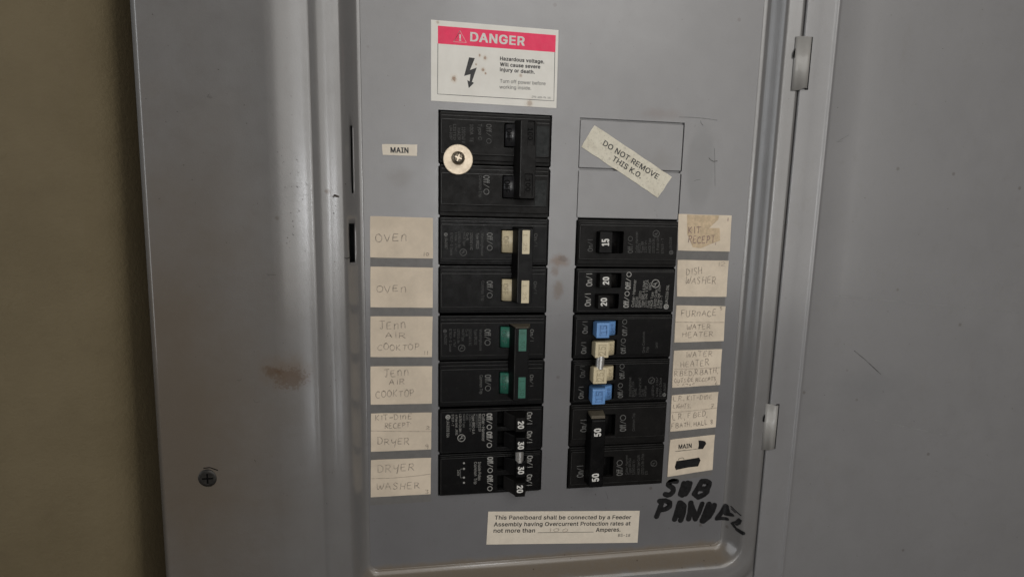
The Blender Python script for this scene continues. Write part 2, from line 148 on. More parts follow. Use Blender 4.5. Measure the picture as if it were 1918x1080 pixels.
        ('spot', 0.006, [(-2.063, 5.323), (-2.07, 5.344)]), ('spot', 0.006, [(-1.977, 5.205), (-1.969, 5.234)]), ('spot', 0.006, [(-2.113, 6.62), (-2.107, 6.626)]), ('spot', 0.006, [(-2.095, 4.353), (-2.086, 4.34)]),
        ('spot', 0.006, [(-2.084, 7.133), (-2.081, 7.102)]), ('spot', 0.006, [(-1.923, 1.007), (-1.917, 1.016)]), ('spot', 0.006, [(-2.139, 7.115), (-2.136, 7.104)]), ('spot', 0.006, [(-2.051, 7.078), (-2.044, 7.104)]),
        ('spot', 0.006, [(-2.029, 5.128), (-2.027, 5.13)]), ('spot', 0.006, [(-1.892, 1.872), (-1.9, 1.885)]), ('spot', 0.006, [(2.17, -1.013), (2.183, -1.005)]), ('spot', 0.006, [(-0.956, -0.596), (-0.944, -0.589)]),
        ('spot', 0.006, [(3.567, -1.879), (3.581, -1.872)]), ('spot', 0.006, [(-0.735, -1.387), (-0.723, -1.38)]), ('spot', 0.006, [(5.121, -0.38), (5.135, -0.372)]), ('spot', 0.006, [(0.234, 8.69), (0.248, 8.701)]),
        ('spot', 0.006, [(5.122, 8.729), (5.138, 8.741)]), ('spot', 0.006, [(-1.11, 8.786), (-1.097, 8.797)]), ('spot', 0.006, [(2.962, 8.435), (2.977, 8.446)]), ('spot', 0.006, [(1.07, 8.535), (1.084, 8.546)]),
        ('spot', 0.006, [(6.162, 9.121), (6.179, 9.133)]), ('spot', 0.006, [(5.576, -0.491), (5.591, -0.483)]), ('spot', 0.006, [(0.558, 8.136), (0.572, 8.147)]), ('spot', 0.006, [(3.38, 8.828), (3.395, 8.84)]),
        ('spot', 0.006, [(-0.647, -0.066), (-0.635, -0.059)]), ('spot', 0.006, [(3.675, -0.38), (3.689, -0.373)]), ('light', 0.005, [(12.316, 3.392), (12.42, 3.247), (12.848, 3.289)]),
        ('light', 0.005, [(8.673, 3.63), (8.499, 3.786), (9.005, 3.696)]), ('light', 0.005, [(12.046, 8.698), (12.223, 8.901), (12.906, 8.926)]), ('light', 0.005, [(12.298, 7.271), (12.185, 7.312), (12.947, 7.463)]),
        ('light', 0.005, [(12.464, 7.855), (12.266, 7.757), (13.387, 8.183)]), ('light', 0.005, [(12.324, 9.72), (12.47, 9.657), (13.21, 9.924)]), ('light', 0.005, [(11.087, 7.823), (11.06, 7.87), (11.586, 7.8)]),
        ('light', 0.005, [(9.999, 2.294), (10.168, 2.163), (10.221, 2.201)]), ('light', 0.005, [(9.402, 4.289), (9.709, 4.36), (9.8, 4.346)]), ('dark', 0.005, [(8.353, 0.306), (8.211, 0.332), (8.474, 0.176)]),
        ('spot', 0.008, [(9.941, 5.735), (9.963, 5.748)]), ('spot', 0.008, [(9.815, 3.896), (9.837, 3.908)]), ('spot', 0.008, [(13.903, 9.438), (13.929, 9.454)]), ('spot', 0.008, [(12.764, 7.305), (12.789, 7.32)]),
        ('spot', 0.008, [(9.79, 9.756), (9.813, 9.771)]), ('spot', 0.008, [(10.918, 1.636), (10.94, 1.647)]), ('spot', 0.008, [(8.537, 5.794), (8.559, 5.807)]), ('spot', 0.008, [(10.791, 6.444), (10.815, 6.458)]),
        ('spot', 0.008, [(13.226, 6.175), (13.25, 6.189)]), ('spot', 0.008, [(8.975, 1.454), (8.996, 1.465)]), ('spot', 0.008, [(10.323, -1.62), (10.344, -1.61)]), ('spot', 0.008, [(8.152, -0.362), (8.171, -0.352)])],
 'TOG': {'cream': [('OFF', 1.311, 2.396, 1.315, 2.622, 0.098, 1, 3), ('OFF', 1.318, 3.36, 1.322, 3.581, 0.099, 1, 3), ('I   25', 1.665, 2.34, 1.673, 2.677, 0.075, 0, 3), ('I   25', 1.673, 3.348, 1.68, 3.651, 0.076, 0, 3)],
         'duplex': [('20', 3.501, 3.349, 3.494, 3.2, 0.126, 2, 4), ('20', 3.477, 3.795, 3.47, 3.64, 0.127, 2, 4)],
         'fifty': [('50', 3.435, 6.588, 3.427, 6.423, 0.142, 2, 4), ('50', 3.434, 7.608, 3.426, 7.439, 0.143, 2, 4)],
         'green': [('OFF', 1.302, 4.327, 1.307, 4.609, 0.1, 1, 3), ('OFF', 1.308, 5.295, 1.313, 5.596, 0.101, 1, 3), ('I   30', 1.652, 4.318, 1.66, 4.651, 0.088, 0, 3), ('I   30', 1.664, 5.325, 1.671, 5.656, 0.089, 0, 3)],
         'main': [('100', 1.707, 0.319, 1.713, 0.538, 0.094, 1, 0), ('100', 1.684, 1.275, 1.69, 1.51, 0.095, 1, 0)],
         'mainoff': [('OFF', 1.325, 0.295, 1.33, 0.539, 0.106, 1, 0), ('OFF', 1.301, 1.29, 1.306, 1.53, 0.107, 1, 0)],
         'quadL': [('20', 1.642, 6.203, 1.645, 6.354, 0.118, 2, 4), ('30', 1.652, 6.651, 1.655, 6.806, 0.118, 2, 4), ('30', 1.664, 7.201, 1.668, 7.356, 0.12, 2, 4), ('20', 1.652, 7.619, 1.655, 7.775, 0.12, 2, 4)],
         'quadR': [('15', 3.468, 4.371, 3.46, 4.19, 0.138, 0, 5), ('25', 3.454, 4.814, 3.446, 4.632, 0.138, 0, 6), ('25', 3.44, 5.379, 3.432, 5.193, 0.139, 0, 6), ('15', 3.431, 5.81, 3.422, 5.611, 0.14, 0, 5),
                   ('OFF', 3.723, 4.414, 3.712, 4.194, 0.083, 0, 5), ('OFF', 3.72, 4.845, 3.709, 4.623, 0.083, 0, 6), ('OFF', 3.724, 5.4, 3.713, 5.175, 0.084, 0, 6), ('OFF', 3.709, 5.83, 3.698, 5.614, 0.084, 0, 5)],
         'single': [('15', 3.462, 2.548, 3.456, 2.423, 0.147, 2, 4)]},
 'UL': {'cream': [(0.498, 2.736, 0.073, 0)],
        'duplex': [(4.606, 3.36, 0.093, 2)],
        'fifty': [(4.818, 7.441, 0.077, 0)],
        'green': [(0.481, 4.705, 0.074, 0)],
        'quadL': [(0.489, 6.654, 0.084, 2)],
        'quadR': [(4.645, 5.504, 0.075, 0)],
        'single': [(4.555, 2.299, 0.077, 0)]},
 'WIN': {'cream': [(1.262, 2.268, 1.49, 2.749), (1.279, 3.258, 1.507, 3.739)],
         'duplex': [(3.355, 3.143, 3.837, 3.45), (3.329, 3.584, 3.803, 3.898)],
         'fifty': [(3.244, 6.251, 3.862, 6.75), (3.236, 7.236, 3.866, 7.709)],
         'green': [(1.267, 4.25, 1.483, 4.718), (1.274, 5.232, 1.479, 5.716)],
         'main': [(1.289, 0.195, 1.479, 0.653), (1.27, 1.193, 1.478, 1.649)],
         'quadL': [(1.249, 6.091, 1.878, 6.448), (1.257, 6.537, 1.889, 6.896), (1.266, 7.116, 1.902, 7.429), (1.273, 7.543, 1.913, 7.875)],
         'quadR': [(3.284, 4.153, 3.809, 4.473), (3.268, 4.583, 3.806, 4.909), (3.268, 5.136, 3.81, 5.47), (3.25, 5.564, 3.796, 5.905)],
         'single': [(3.308, 2.266, 3.844, 2.723)]},
 'cardsL': [[(-1.318, 2.052), (-0.103, 2.063), (-0.103, 2.874), (-1.332, 2.864)], [(-1.33, 3.045), (-0.104, 3.058), (-0.11, 3.879), (-1.344, 3.863)], [(-1.347, 4.048), (-0.11, 4.057), (-0.127, 4.911), (-1.361, 4.888)],
            [(-1.365, 5.084), (-0.121, 5.105), (-0.128, 5.913), (-1.373, 5.896)], [(-1.371, 6.085), (-0.133, 6.106), (-0.146, 6.922), (-1.385, 6.918)], [(-1.388, 7.1), (-0.146, 7.108), (-0.158, 7.933), (-1.407, 7.93)]],
 'cardsR': [[(5.072, 1.873), (6.293, 1.881), (6.316, 2.662), (5.113, 2.652)], [(5.118, 2.854), (6.307, 2.861), (6.317, 3.662), (5.157, 3.654)], [(5.158, 3.849), (6.315, 3.872), (6.336, 4.662), (5.164, 4.682)],
            [(5.17, 4.864), (6.312, 4.846), (6.329, 5.68), (5.183, 5.717)], [(5.188, 5.891), (6.303, 5.843), (6.305, 6.683), (5.207, 6.748)], [(5.22, 6.939), (6.299, 6.863), (6.308, 7.718), (5.207, 7.836)]],
 'danger': {'band': [(-0.008, -1.552), (2.284, -1.535), (2.285, -1.219), (-0.008, -1.231)],
            'bolt': [(0.588, -1.017), (0.7, -1.011), (0.607, -0.785), (0.739, -0.839), (0.647, -0.569), (0.688, -0.551), (0.587, -0.45), (0.557, -0.595), (0.603, -0.574), (0.617, -0.709), (0.495, -0.669)],
            'box': [(-0.008, -1.231), (-0.013, -0.307), (2.285, -0.296), (2.275, -1.218)],
            'paper': [(-0.136, -1.651), (2.336, -1.634), (2.341, -0.16), (-0.138, -0.177)],
            'stain': [(0.299, -0.608), (0.792, -1.066), (0.898, -1.027), (0.862, -0.806), (0.911, -0.744), (1.604, -0.747), (0.727, -0.898), (-0.014, -1.614), (1.795, -0.224)],
            'text': [('DANGER', 0.614, -1.317, 1.66, -1.301, 0.159, 2, 4), ('Hazardous voltage.', 1.192, -1.003, 2.063, -0.994, 0.065, 2, 7), ('Will cause severe', 1.194, -0.895, 1.986, -0.894, 0.065, 2, 7),
                     ('injury or death.', 1.192, -0.798, 1.88, -0.791, 0.064, 2, 7), ('Turn off power before', 1.195, -0.585, 2.105, -0.585, 0.065, 0, 7), ('working inside.', 1.187, -0.473, 1.818, -0.483, 0.065, 0, 7),
                     ('290-400-94  (A)', 1.836, -0.335, 2.213, -0.334, 0.036, 0, 7), ('!', 0.398, -1.31, 0.432, -1.311, 0.108, 1, 4)],
            'tri': [(0.413, -1.489), (0.29, -1.282), (0.532, -1.285)]},
 'feeder': {'line': [(2.216, 8.999), (3.51, 9.078)],
            'paper': [(1.093, 8.422), (4.591, 8.631), (4.584, 9.423), (1.062, 9.202)],
            'text': [('This Panelboard shall be connected by a Feeder', 1.237, 8.616, 4.386, 8.82, 0.093, 1, 7), ('Assembly having Overcurrent Protection rates at', 1.223, 8.776, 4.38, 8.972, 0.093, 1, 7),
                     ('not more than', 1.218, 8.927, 2.147, 8.987, 0.094, 1, 7), ('Amperes.', 3.567, 9.078, 4.148, 9.109, 0.097, 1, 7), ('BS-18', 4.101, 9.236, 4.391, 9.258, 0.07, 0, 7)]},
 'flscrew': (-4.44, 7.171),
 'ko': {'paper': [(3.14, 0.131), (4.876, 1.108), (4.589, 1.548), (2.888, 0.568)], 'text': [('DO NOT REMOVE', 3.331, 0.513, 4.545, 1.167, 0.105, 1, 7), ('THIS K.O.', 3.542, 0.815, 4.174, 1.165, 0.107, 1, 7)]},
 'mainst': {'paper': [(-1.075, 0.674), (-0.405, 0.657), (-0.411, 0.877), (-1.062, 0.874)], 'text': [('MAIN', -0.909, 0.827, -0.577, 0.821, 0.097, 2, 7)]},
 'rmain': {'blot': [[(5.908, 6.983), (6.001, 6.991), (6.073, 7.013), (6.1, 7.071), (6.028, 7.195), (5.907, 7.194), (5.924, 7.109)],
                    [(5.404, 7.457), (5.652, 7.434), (5.951, 7.398), (5.991, 7.469), (5.943, 7.613), (5.689, 7.628), (5.403, 7.675), (5.375, 7.6)]],
           'lines': [[(5.361, 7.221), (5.67, 7.206), (5.923, 7.185)], [(5.67, 7.201), (6.076, 7.213)], [(5.444, 7.436), (5.465, 7.397), (5.556, 7.386), (5.589, 7.427)]],
           'text': [('MAIN', 5.437, 7.167, 5.747, 7.152, 0.104, 1, 7)]},
 'stripL': [(-1.318, 2.052), (-0.103, 2.063), (-0.153, 8.105), (-1.421, 8.117)],
 'stripR': [(5.072, 1.873), (6.293, 1.881), (6.304, 7.843), (5.204, 7.979)],
 'tape': [(5.265, 1.886), (6.002, 1.888), (5.985, 1.978), (5.795, 2.159), (6.035, 2.155), (6.069, 2.424), (5.823, 2.517), (5.636, 2.598), (5.443, 2.578), (5.36, 2.412), (5.299, 2.301)],
 'washer': (0.384, 0.928)}

# ---------------------------------------------------------------- materials
def new_mat(name):
    m = bpy.data.materials.new(name); m.use_nodes = True
    return m, m.node_tree, m.node_tree.nodes['Principled BSDF']
class NT:
    def __init__(s, nt): s.nt = nt; s.pos = None
    def n(s, t, **k):
        x = s.nt.nodes.new(t)
        for a, b in k.items(): setattr(x, a, b)
        return x
    def link(s, a, b): s.nt.links.new(a, b)
    def inp(s, sock, val):
        if isinstance(val, (int, float, tuple)): sock.default_value = val
        else: s.link(val, sock)
    def math(s, op, a, b=0.0, clamp=False):
        x = s.n('ShaderNodeMath', operation=op); x.use_clamp = clamp
        s.inp(x.inputs[0], a); s.inp(x.inputs[1], b); return x.outputs[0]
    def P(s):                                   # position on the panel in inches (u, -h, -v)
        if s.pos is None:
            g = s.n('ShaderNodeNewGeometry'); v = s.n('ShaderNodeVectorMath', operation='SCALE')
            s.link(g.outputs['Position'], v.inputs[0]); v.inputs['Scale'].default_value = 1/S
            s.pos = v.outputs[0]
            xyz = s.n('ShaderNodeSeparateXYZ'); s.link(s.pos, xyz.inputs[0])
            s.u = xyz.outputs[0]; s.v = s.math('MULTIPLY', xyz.outputs[2], -1.0)
        return s.pos
    def noise(s, scale, detail=4, rough=.6, stretch=None):
        x = s.n('ShaderNodeTexNoise'); p = s.P()
        if stretch:
            vm = s.n('ShaderNodeVectorMath', operation='MULTIPLY'); s.link(p, vm.inputs[0]); vm.inputs[1].default_value = stretch; p = vm.outputs[0]
        s.link(p, x.inputs['Vector']); x.inputs['Scale'].default_value = scale; x.inputs['Detail'].default_value = detail; x.inputs['Roughness'].default_value = rough
        return x.outputs['Fac']
    def ramp(s, f, a, b, lo=0., hi=1.):
        x = s.n('ShaderNodeMapRange'); x.interpolation_type = 'SMOOTHSTEP'
        s.inp(x.inputs['Value'], f); x.inputs['From Min'].default_value = a; x.inputs['From Max'].default_value = b
        x.inputs['To Min'].default_value = lo; x.inputs['To Max'].default_value = hi; return x.outputs[0]
    def mix(s, f, a, b):
        x = s.n('ShaderNodeMix', data_type='RGBA')
        s.inp(x.inputs['Factor'], f); s.inp(x.inputs['A'], a) if False else None
        for sock, val in ((x.inputs[6], a), (x.inputs[7], b)):
            if isinstance(val, tuple): sock.default_value = (*val[:3], 1)
            else: s.link(val, sock)
        return x.outputs[2]
    def blob(s, cu, cv, ru, rv, ns=3., amt=.8, soft=.6):
        s.P(); a = s.math('DIVIDE', s.math('SUBTRACT', s.u, cu), ru); b = s.math('DIVIDE', s.math('SUBTRACT', s.v, cv), rv)
        d = s.math('SQRT', s.math('ADD', s.math('MULTIPLY', a, a), s.math('MULTIPLY', b, b)))
        d = s.math('ADD', d, s.math('MULTIPLY', s.math('SUBTRACT', s.noise(ns, 6, .7), .5), amt*2))
        return s.ramp(d, 1.0+soft*.3, 1.0-soft)
    def specks(s, scale, thr):
        x = s.n('ShaderNodeTexVoronoi'); s.link(s.P(), x.inputs['Vector']); x.inputs['Scale'].default_value = scale
        c = s.n('ShaderNodeSeparateColor'); s.link(x.outputs['Color'], c.inputs[0])
        near = s.ramp(x.outputs['Distance'], .16, .07)
        return s.math('MULTIPLY', near, s.math('GREATER_THAN', c.outputs[0], thr))
    def bump(s, b, hgt, strength, dist=.0002):
        x = s.n('ShaderNodeBump'); x.inputs['Strength'].default_value = strength; x.inputs['Distance'].default_value = dist
        s.link(hgt, x.inputs['Height']); s.link(x.outputs[0], b.inputs['Normal'])

def paint(name, base, rough, extra=(), dusty=False, coat=.25):
    m, nt, b = new_mat(name); t = NT(nt)
    c = t.mix(t.ramp(t.noise(.6, 5, .6), .3, .7), tuple(x*.965 for x in base), tuple(x*1.03 for x in base))
    c = t.mix(t.math('MULTIPLY', t.ramp(t.noise(5, 8, .75), .52, .8), .30), c, (base[0]*.72, base[1]*.66, base[2]*.58))
    c = t.mix(t.math('MULTIPLY', t.specks(3.1, .93), .5), c, (.07, .055, .045))
    c = t.mix(t.math('MULTIPLY', t.specks(9., .975), .45), c, (.06, .05, .04))
    c = t.mix(t.math('MULTIPLY', t.ramp(t.noise(45, 3, .6), .35, .7), .16), c, tuple(x*.8 for x in base))
    c = t.mix(t.math('MULTIPLY', t.ramp(t.noise(1.3, 8, .8, (1., 1., .35)), .56, .72), .22), c, (base[0]*.8, base[1]*.74, base[2]*.66))
    rr = t.ramp(t.noise(2.2, 6, .7), .3, .75, rough-.05, rough+.09)
    for (cu, cv, ru, rv, ns, amt, soft, col, st) in extra:
        mk = t.math('MULTIPLY', t.blob(cu, cv, ru, rv, ns, amt, soft), st)
        c = t.mix(mk, c, col); rr = t.math('ADD', rr, t.math('MULTIPLY', mk, .35))
    if dusty:
        t.P()
        ed = t.math('ADD', t.v, t.math('MULTIPLY', t.math('SUBTRACT', t.noise(2.5, 6, .7), .5), .25))
        mk = t.math('MULTIPLY', t.ramp(ed, 9.46, 9.64), t.ramp(ed, 9.98, 9.84))
        mk = t.math('MULTIPLY', mk, t.math('MULTIPLY', t.ramp(t.u, -1.9, -1.2), t.ramp(t.u, 7.0, 6.5)))
        mk = t.math('MULTIPLY', mk, t.ramp(t.noise(9, 8, .8), .25, .6, .72, .95))
        c = t.mix(mk, c, (.155, .125, .092)); rr = t.math('ADD', rr, t.math('MULTIPLY', mk, .5))
        c = t.mix(t.math('MULTIPLY', mk, t.specks(7., .8)), c, (.06, .04, .03))
    t.link(c, b.inputs['Base Color']); t.link(rr, b.inputs['Roughness'])
    b.inputs['Coat Weight'].default_value = coat; b.inputs['Coat Roughness'].default_value = .20; b.inputs['Coat IOR'].default_value = 1.55
    t.bump(b, t.math('ADD', t.noise(34, 4, .6), t.math('MULTIPLY', t.noise(2.0, 2, .5), 2.5)), .42, .00014)
    return m
def simple(name, base, rough=.5, metal=0., var=.15, scale=8., spec=.5, bump=.0, speck=0., dust=0.):
    m, nt, b = new_mat(name); t = NT(nt)
    c = t.mix(t.ramp(t.noise(scale, 6, .7), .3, .7), tuple(x*(1-var) for x in base), tuple(min(1, x*(1+var)) for x in base))
    if speck: c = t.mix(t.math('MULTIPLY', t.specks(11., .9), speck), c, (.09, .06, .035))
    if dust: c = t.mix(t.math('MULTIPLY', t.math('ADD', t.ramp(t.noise(7, 9, .8), .52, .78), t.specks(14., .9)), dust), c, (.035, .032, .028))
    t.link(c, b.inputs['Base Color']); t.link(t.ramp(t.noise(scale*1.7, 5, .7), .3, .7, max(.05, rough-.08), rough+.1), b.inputs['Roughness'])
    b.inputs['Metallic'].default_value = metal; b.inputs['Specular IOR Level'].default_value = spec
    if bump: t.bump(b, t.noise(60, 4, .6), bump, .0001)
    return m
GREY = (.150, .149, .155)
RUST_AND_SHADE = (.075, .038, .018)
M_FRAME = paint('grey_enamel_frame', (.153, .149, .147), .36, [(-2.88, 5.02, .50, .40, 4., .7, .9, (.12, .08, .05), .55), (-3.10, 5.02, .22, .12, 12., 1.3, .7, RUST_AND_SHADE, .7), (-2.78, 5.15, .32, .22, 20., 1.7, .4, RUST_AND_SHADE, .5),
     (-4.9, 4.0, .5, 1.3, 2., .8, .9, (.13, .11, .09), .3), (-5.0, 6.0, 2.4, 7.0, .8, .35, .95, (.095, .072, .048), .85), (-2.02, 1.62, .06, .05, 9, .7, .5, RUST_AND_SHADE, .7)], dusty=True, coat=1.)  # the largest brown blob paints warm shade onto the lower-left flange
M_DEAD = paint('grey_enamel_deadfront', GREY, .40, [(2.50, 2.90, .24, .15, 5., .9, .9, (.13, .075, .045), .85), (2.58, 2.85, .12, .07, 14., 1.2, .5, (.07, .04, .025), .6), (2.42, 3.12, .1, .1, 12., 1.2, .6, (.11, .065, .04), .6), (4.55, -.15, .50, .14, 4., .9, .9, (.145, .11, .10), .45),
     (5.5, .9, .34, .95, 3., .25, .3, (.13, .13, .133), .55), (2.5, 3.5, .12, .25, 6., .8, .7, (.12, .085, .06), .7), (4.6, .8, .3, .3, 3, .8, .9, (.14, .13, .12), .4),
     (-.75, 1.3, .3, .2, 4, .8, .9, (.145, .13, .12), .4), (3.6, 9.2, 1.2, .25, 3, .7, .9, (.14, .13, .12), .35)], dusty=True, coat=1.)
M_DOOR = paint('grey_enamel_door', (.202, .200, .204), .42, [(9.6, 5.6, 1.2, .5, 2., .8, .9, (.155, .156, .16), .5)], coat=.8)
M_HINGE = paint('grey_enamel_hinge', (.30, .292, .278), .5, coat=.3)
M_BLACK = simple('black_moulded_plastic', (.0032, .0031, .0033), .42, var=.3, scale=3, bump=.12, spec=.13, dust=.3)
M_BLACK2 = simple('black_moulded_plastic_worn', (.0068, .0063, .0060), .5, var=.3, scale=3, bump=.12, spec=.13, dust=.3)
M_GLINT = simple('painted_edge_glint', (.020, .0195, .0185), .45, var=.6, scale=5, spec=.35)  # pale grey that paints light caught on the plastic edges
M_DRUM = simple('highlight_grey_toggle_drum', (.022, .022, .024), .3, spec=.5)  # black drum greyed and glossed to bring out its highlight
M_PIT = simple('black_recess_plastic', (.0018, .0018, .0018), .7, spec=.08)
M_GREENISH = simple('black_plastic_dusty', (.0085, .0105, .0105), .5, spec=.2)
M_CREAM = simple('aged_cream_plastic', (.58, .50, .335), .38, var=.07, scale=6, speck=.25)
M_GREEN = simple('green_plastic', (.028, .135, .095), .36, var=.15, scale=6)
M_BLUE = simple('blue_plastic', (.13, .28, .56), .38, var=.1, scale=7)
M_TAN = simple('tan_dusty_plastic', (.10, .085, .06), .6)
M_INK = simple('black_printing_ink', (.012, .012, .013), .55, scale=30, var=.4)
M_MARK = simple('black_marker_ink', (.008, .008, .009), .38, scale=12, var=.5)
M_PRINT = [simple('faded_white_print', (.050, .050, .048), .6, scale=40, var=.45), simple('worn_white_print', (.115, .115, .11), .6, scale=40, var=.4), simple('white_print', (.27, .265, .25), .6, scale=40, var=.3)]
M_EMB = simple('embossed_cream_letter', (.36, .30, .19), .5)
M_EMBB = simple('embossed_blue_letter', (.07, .16, .36), .45)
M_EMBG = simple('embossed_green_letter', (.012, .075, .05), .45)
M_WHITE = simple('white_stamped_numeral', (.62, .61, .58), .5, scale=40, var=.12)
M_PENCIL = simple('pencil_line', (.345, .29, .235), .7, scale=9, var=.45)
M_PURPLE = simple('purplish_pencil_line', (.20, .12, .125), .7, scale=30, var=.5)
M_PENCILF = simple('faint_pencil_line', (.34, .29, .24), .7, scale=50, var=.3)
M_CARD = simple('cream_card', (.62, .53, .42), .75, var=.10, scale=1.1, bump=.3)
M_CARDR = simple('yellowed_cream_card', (.64, .55, .435), .75, var=.11, scale=1.3, bump=.3)
M_GAP = simple('grey_directory_film', (.135, .13, .125), .5, var=.08, scale=5)
M_TAPE = simple('dried_adhesive', (.53, .41, .27), .6, var=.18, scale=9)
M_STICK = simple('white_label_stock', (.72, .70, .65), .5, spec=.25, var=.04, scale=5, speck=.15)
M_STICK2 = simple('cream_label_stock', (.68, .61, .51), .5, var=.05, scale=5, speck=.2)
M_OLD = None
def old_label():
    m, nt, b = new_mat('stained_label_stock'); t = NT(nt)
    c = t.mix(t.ramp(t.noise(3, 6, .7), .35, .7), (.68, .64, .53), (.56, .52, .42))
    c = t.mix(t.math('MULTIPLY', t.ramp(t.noise(13, 8, .85), .52, .64), .7), c, (.24, .21, .16))
    t.link(c, b.inputs['Base Color']); b.inputs['Roughness'].default_value = .5; return m
M_OLD = old_label()
def danger_paper():
    m, nt, b = new_mat('stained_white_label'); t = NT(nt)
    c = t.mix(t.ramp(t.noise(2, 5, .6), .3, .7), (.70, .68, .63), (.76, .74, .69))
    R_ = (.045, .022, .03, .028, .018, .03, .016, .03, .06); i = 0
    for (x, y) in DATA['danger']['stain']:
        r = R_[i]; st = .75 if i not in (5, 7, 8) else .45
        c = t.mix(t.math('MULTIPLY', t.blob(x, y, r*1.8, r*2.2, 14., .9, .9), st*.45), c, (.50, .36, .22))
        c = t.mix(t.math('MULTIPLY', t.blob(x, y, r, r*1.2, 26., 1.2, .6), st), c, (.25, .14, .08)); i += 1
    t.link(c, b.inputs['Base Color']); b.inputs['Roughness'].default_value = .5; b.inputs['Specular IOR Level'].default_value = .25; return m
M_DANGER = danger_paper()
M_RED = simple('pinkish_red_print', (.82, .045, .125), .5, spec=.25, var=.05, scale=5)
M_STAIN = simple('brown_stain', (.40, .28, .18), .6, var=.3, scale=20)
M_STAIN2 = simple('dark_brown_stain', (.26, .16, .09), .6, var=.3, scale=20)
M_ZINC = simple('zinc_plated_steel', (.66, .56, .43), .45, metal=.35, var=.12, scale=4)
M_SCREW = simple('dull_screw_steel', (.27, .225, .17), .38, metal=.8, var=.3, scale=20)
M_DARKSCREW = simple('blackened_screw', (.035, .033, .03), .5, metal=.6, var=.3, scale=20)
M_STEEL = simple('bright_steel_rod', (.75, .74, .72), .33, metal=.85, var=.1, scale=20)
M_DARK = simple('unlit_enclosure_steel', (.05, .05, .05), .7)
M_SPECK = simple('dark_debris', (.035, .026, .02), .7)
M_SCUFF = simple('dark_scuff', (.028, .025, .022), .6)
M_SCUFFL = simple('pale_scuff', (.20, .20, .20), .45)
def wall_mat():
    m, nt, b = new_mat('olive_beige_wall_paint'); t = NT(nt)
    c = t.mix(t.ramp(t.noise(.5, 6, .65), .3, .7), (.124, .096, .050), (.145, .114, .062))
    c = t.mix(t.math('MULTIPLY', t.ramp(t.noise(1.6, 7, .7), .55, .8), .3), c, (.09, .066, .036))
    t.link(c, b.inputs['Base Color']); b.inputs['Roughness'].default_value = .8
    t.bump(b, t.noise(9, 8, .7), .8, .0006); return m
M_WALL = wall_mat()
MC = {0: M_PRINT[0], 1: M_PRINT[1], 2: M_PRINT[2], 3: M_EMB, 4: M_WHITE, 5: M_EMBB, 6: M_EMB, 7: M_INK, 8: M_EMBG, 9: M_PIT}

# ---------------------------------------------------------------- object helpers
def wl(o):
    p = Vector((0, 0, 0))
    while o is not None: p = p+o.location; o = o.parent
    return p
def thing(name, label, cat, u, v, h=0., group=None):
    o = bpy.data.objects.new(name, None); COL.objects.link(o); o.location = W(u, v, h); o.empty_display_size = .01
    o['label'] = label; o['category'] = cat
    if group: o['group'] = group
    return o
def obj(name, bm, mats, parent=None, smooth=False, kind=None, label=None):
    """bm is in panel space: x=u, y=-v, z=h, inches"""
    L = wl(parent) if parent else Vector((0, 0, 0))
    for x in bm.verts:
        c = x.co; x.co = Vector((c.x*S-L.x, -c.z*S-L.y, c.y*S-L.z))
    me = bpy.data.meshes.new(name); bm.to_mesh(me); bm.free()
    for m in (mats if isinstance(mats, (list, tuple)) else [mats]): me.materials.append(m)
    if smooth:
        for p in me.polygons: p.use_smooth = True
    o = bpy.data.objects.new(name, me); COL.objects.link(o)
    if parent: o.parent = parent
    if kind: o['kind'] = kind
    if label: o['label'] = label
    return o
def B(): return bmesh.new()
def join(bm, other, mat=0, mtx=None):
    me = bpy.data.meshes.new('tmp'); other.to_mesh(me); other.free()
    if mtx is not None: me.transform(mtx)
    k = len(bm.faces); bm.from_mesh(me); bpy.data.meshes.remove(me)
    bm.faces.ensure_lookup_table()
    for f in bm.faces[k:]: f.material_index = mat
def curve_plate(loops, z0, z1, bevel=.008, seg=2):
    """flat plate z0..z1 with an outline (first loop) and holes; loops are lists of (u, v)"""
    cu = bpy.data.curves.new('c', 'CURVE'); cu.dimensions = '2D'; cu.fill_mode = 'BOTH'
    cu.bevel_depth = bevel; cu.bevel_resolution = seg; cu.offset = -bevel
    cu.extrude = max(0, (z1-z0)/2-bevel)
    for lp in loops:
        s = cu.splines.new('POLY'); s.points.add(len(lp)-1); s.use_cyclic_u = True
        for p, (u, v) in zip(s.points, lp): p.co = (u, -v, 0, 1)
    return curve_to_bm(cu, (z0+z1)/2)
def curve_to_bm(cu, z=0.):
    o = bpy.data.objects.new('t', cu); COL.objects.link(o)
    dg = bpy.context.evaluated_depsgraph_get()
    me = bpy.data.meshes.new_from_object(o.evaluated_get(dg), depsgraph=dg)
    bpy.data.objects.remove(o); (bpy.data.curves.remove(cu) if cu.name in bpy.data.curves else None)
    bm = B(); bm.from_mesh(me); bpy.data.meshes.remove(me)
    for f in bm.faces: f.smooth = False
    if z: bmesh.ops.translate(bm, verts=bm.verts, vec=(0, 0, z))
    bmesh.ops.remove_doubles(bm, verts=bm.verts, dist=1e-5); bm.verts.index_update()
    return bm
def rect(u0, v0, u1, v1, r=0., n=3):
    if r <= 0: return [(u0, v0), (u1, v0), (u1, v1), (u0, v1)]
    out = []
    for cx, cy, a in ((u1-r, v0+r, -90), (u1-r, v1-r, 0), (u0+r, v1-r, 90), (u0+r, v0+r, 180)):
        for k in range(n+1):
            t = math.radians(a+90*k/n); out.append((cx+r*math.cos(t), cy+r*math.sin(t)))
    return out
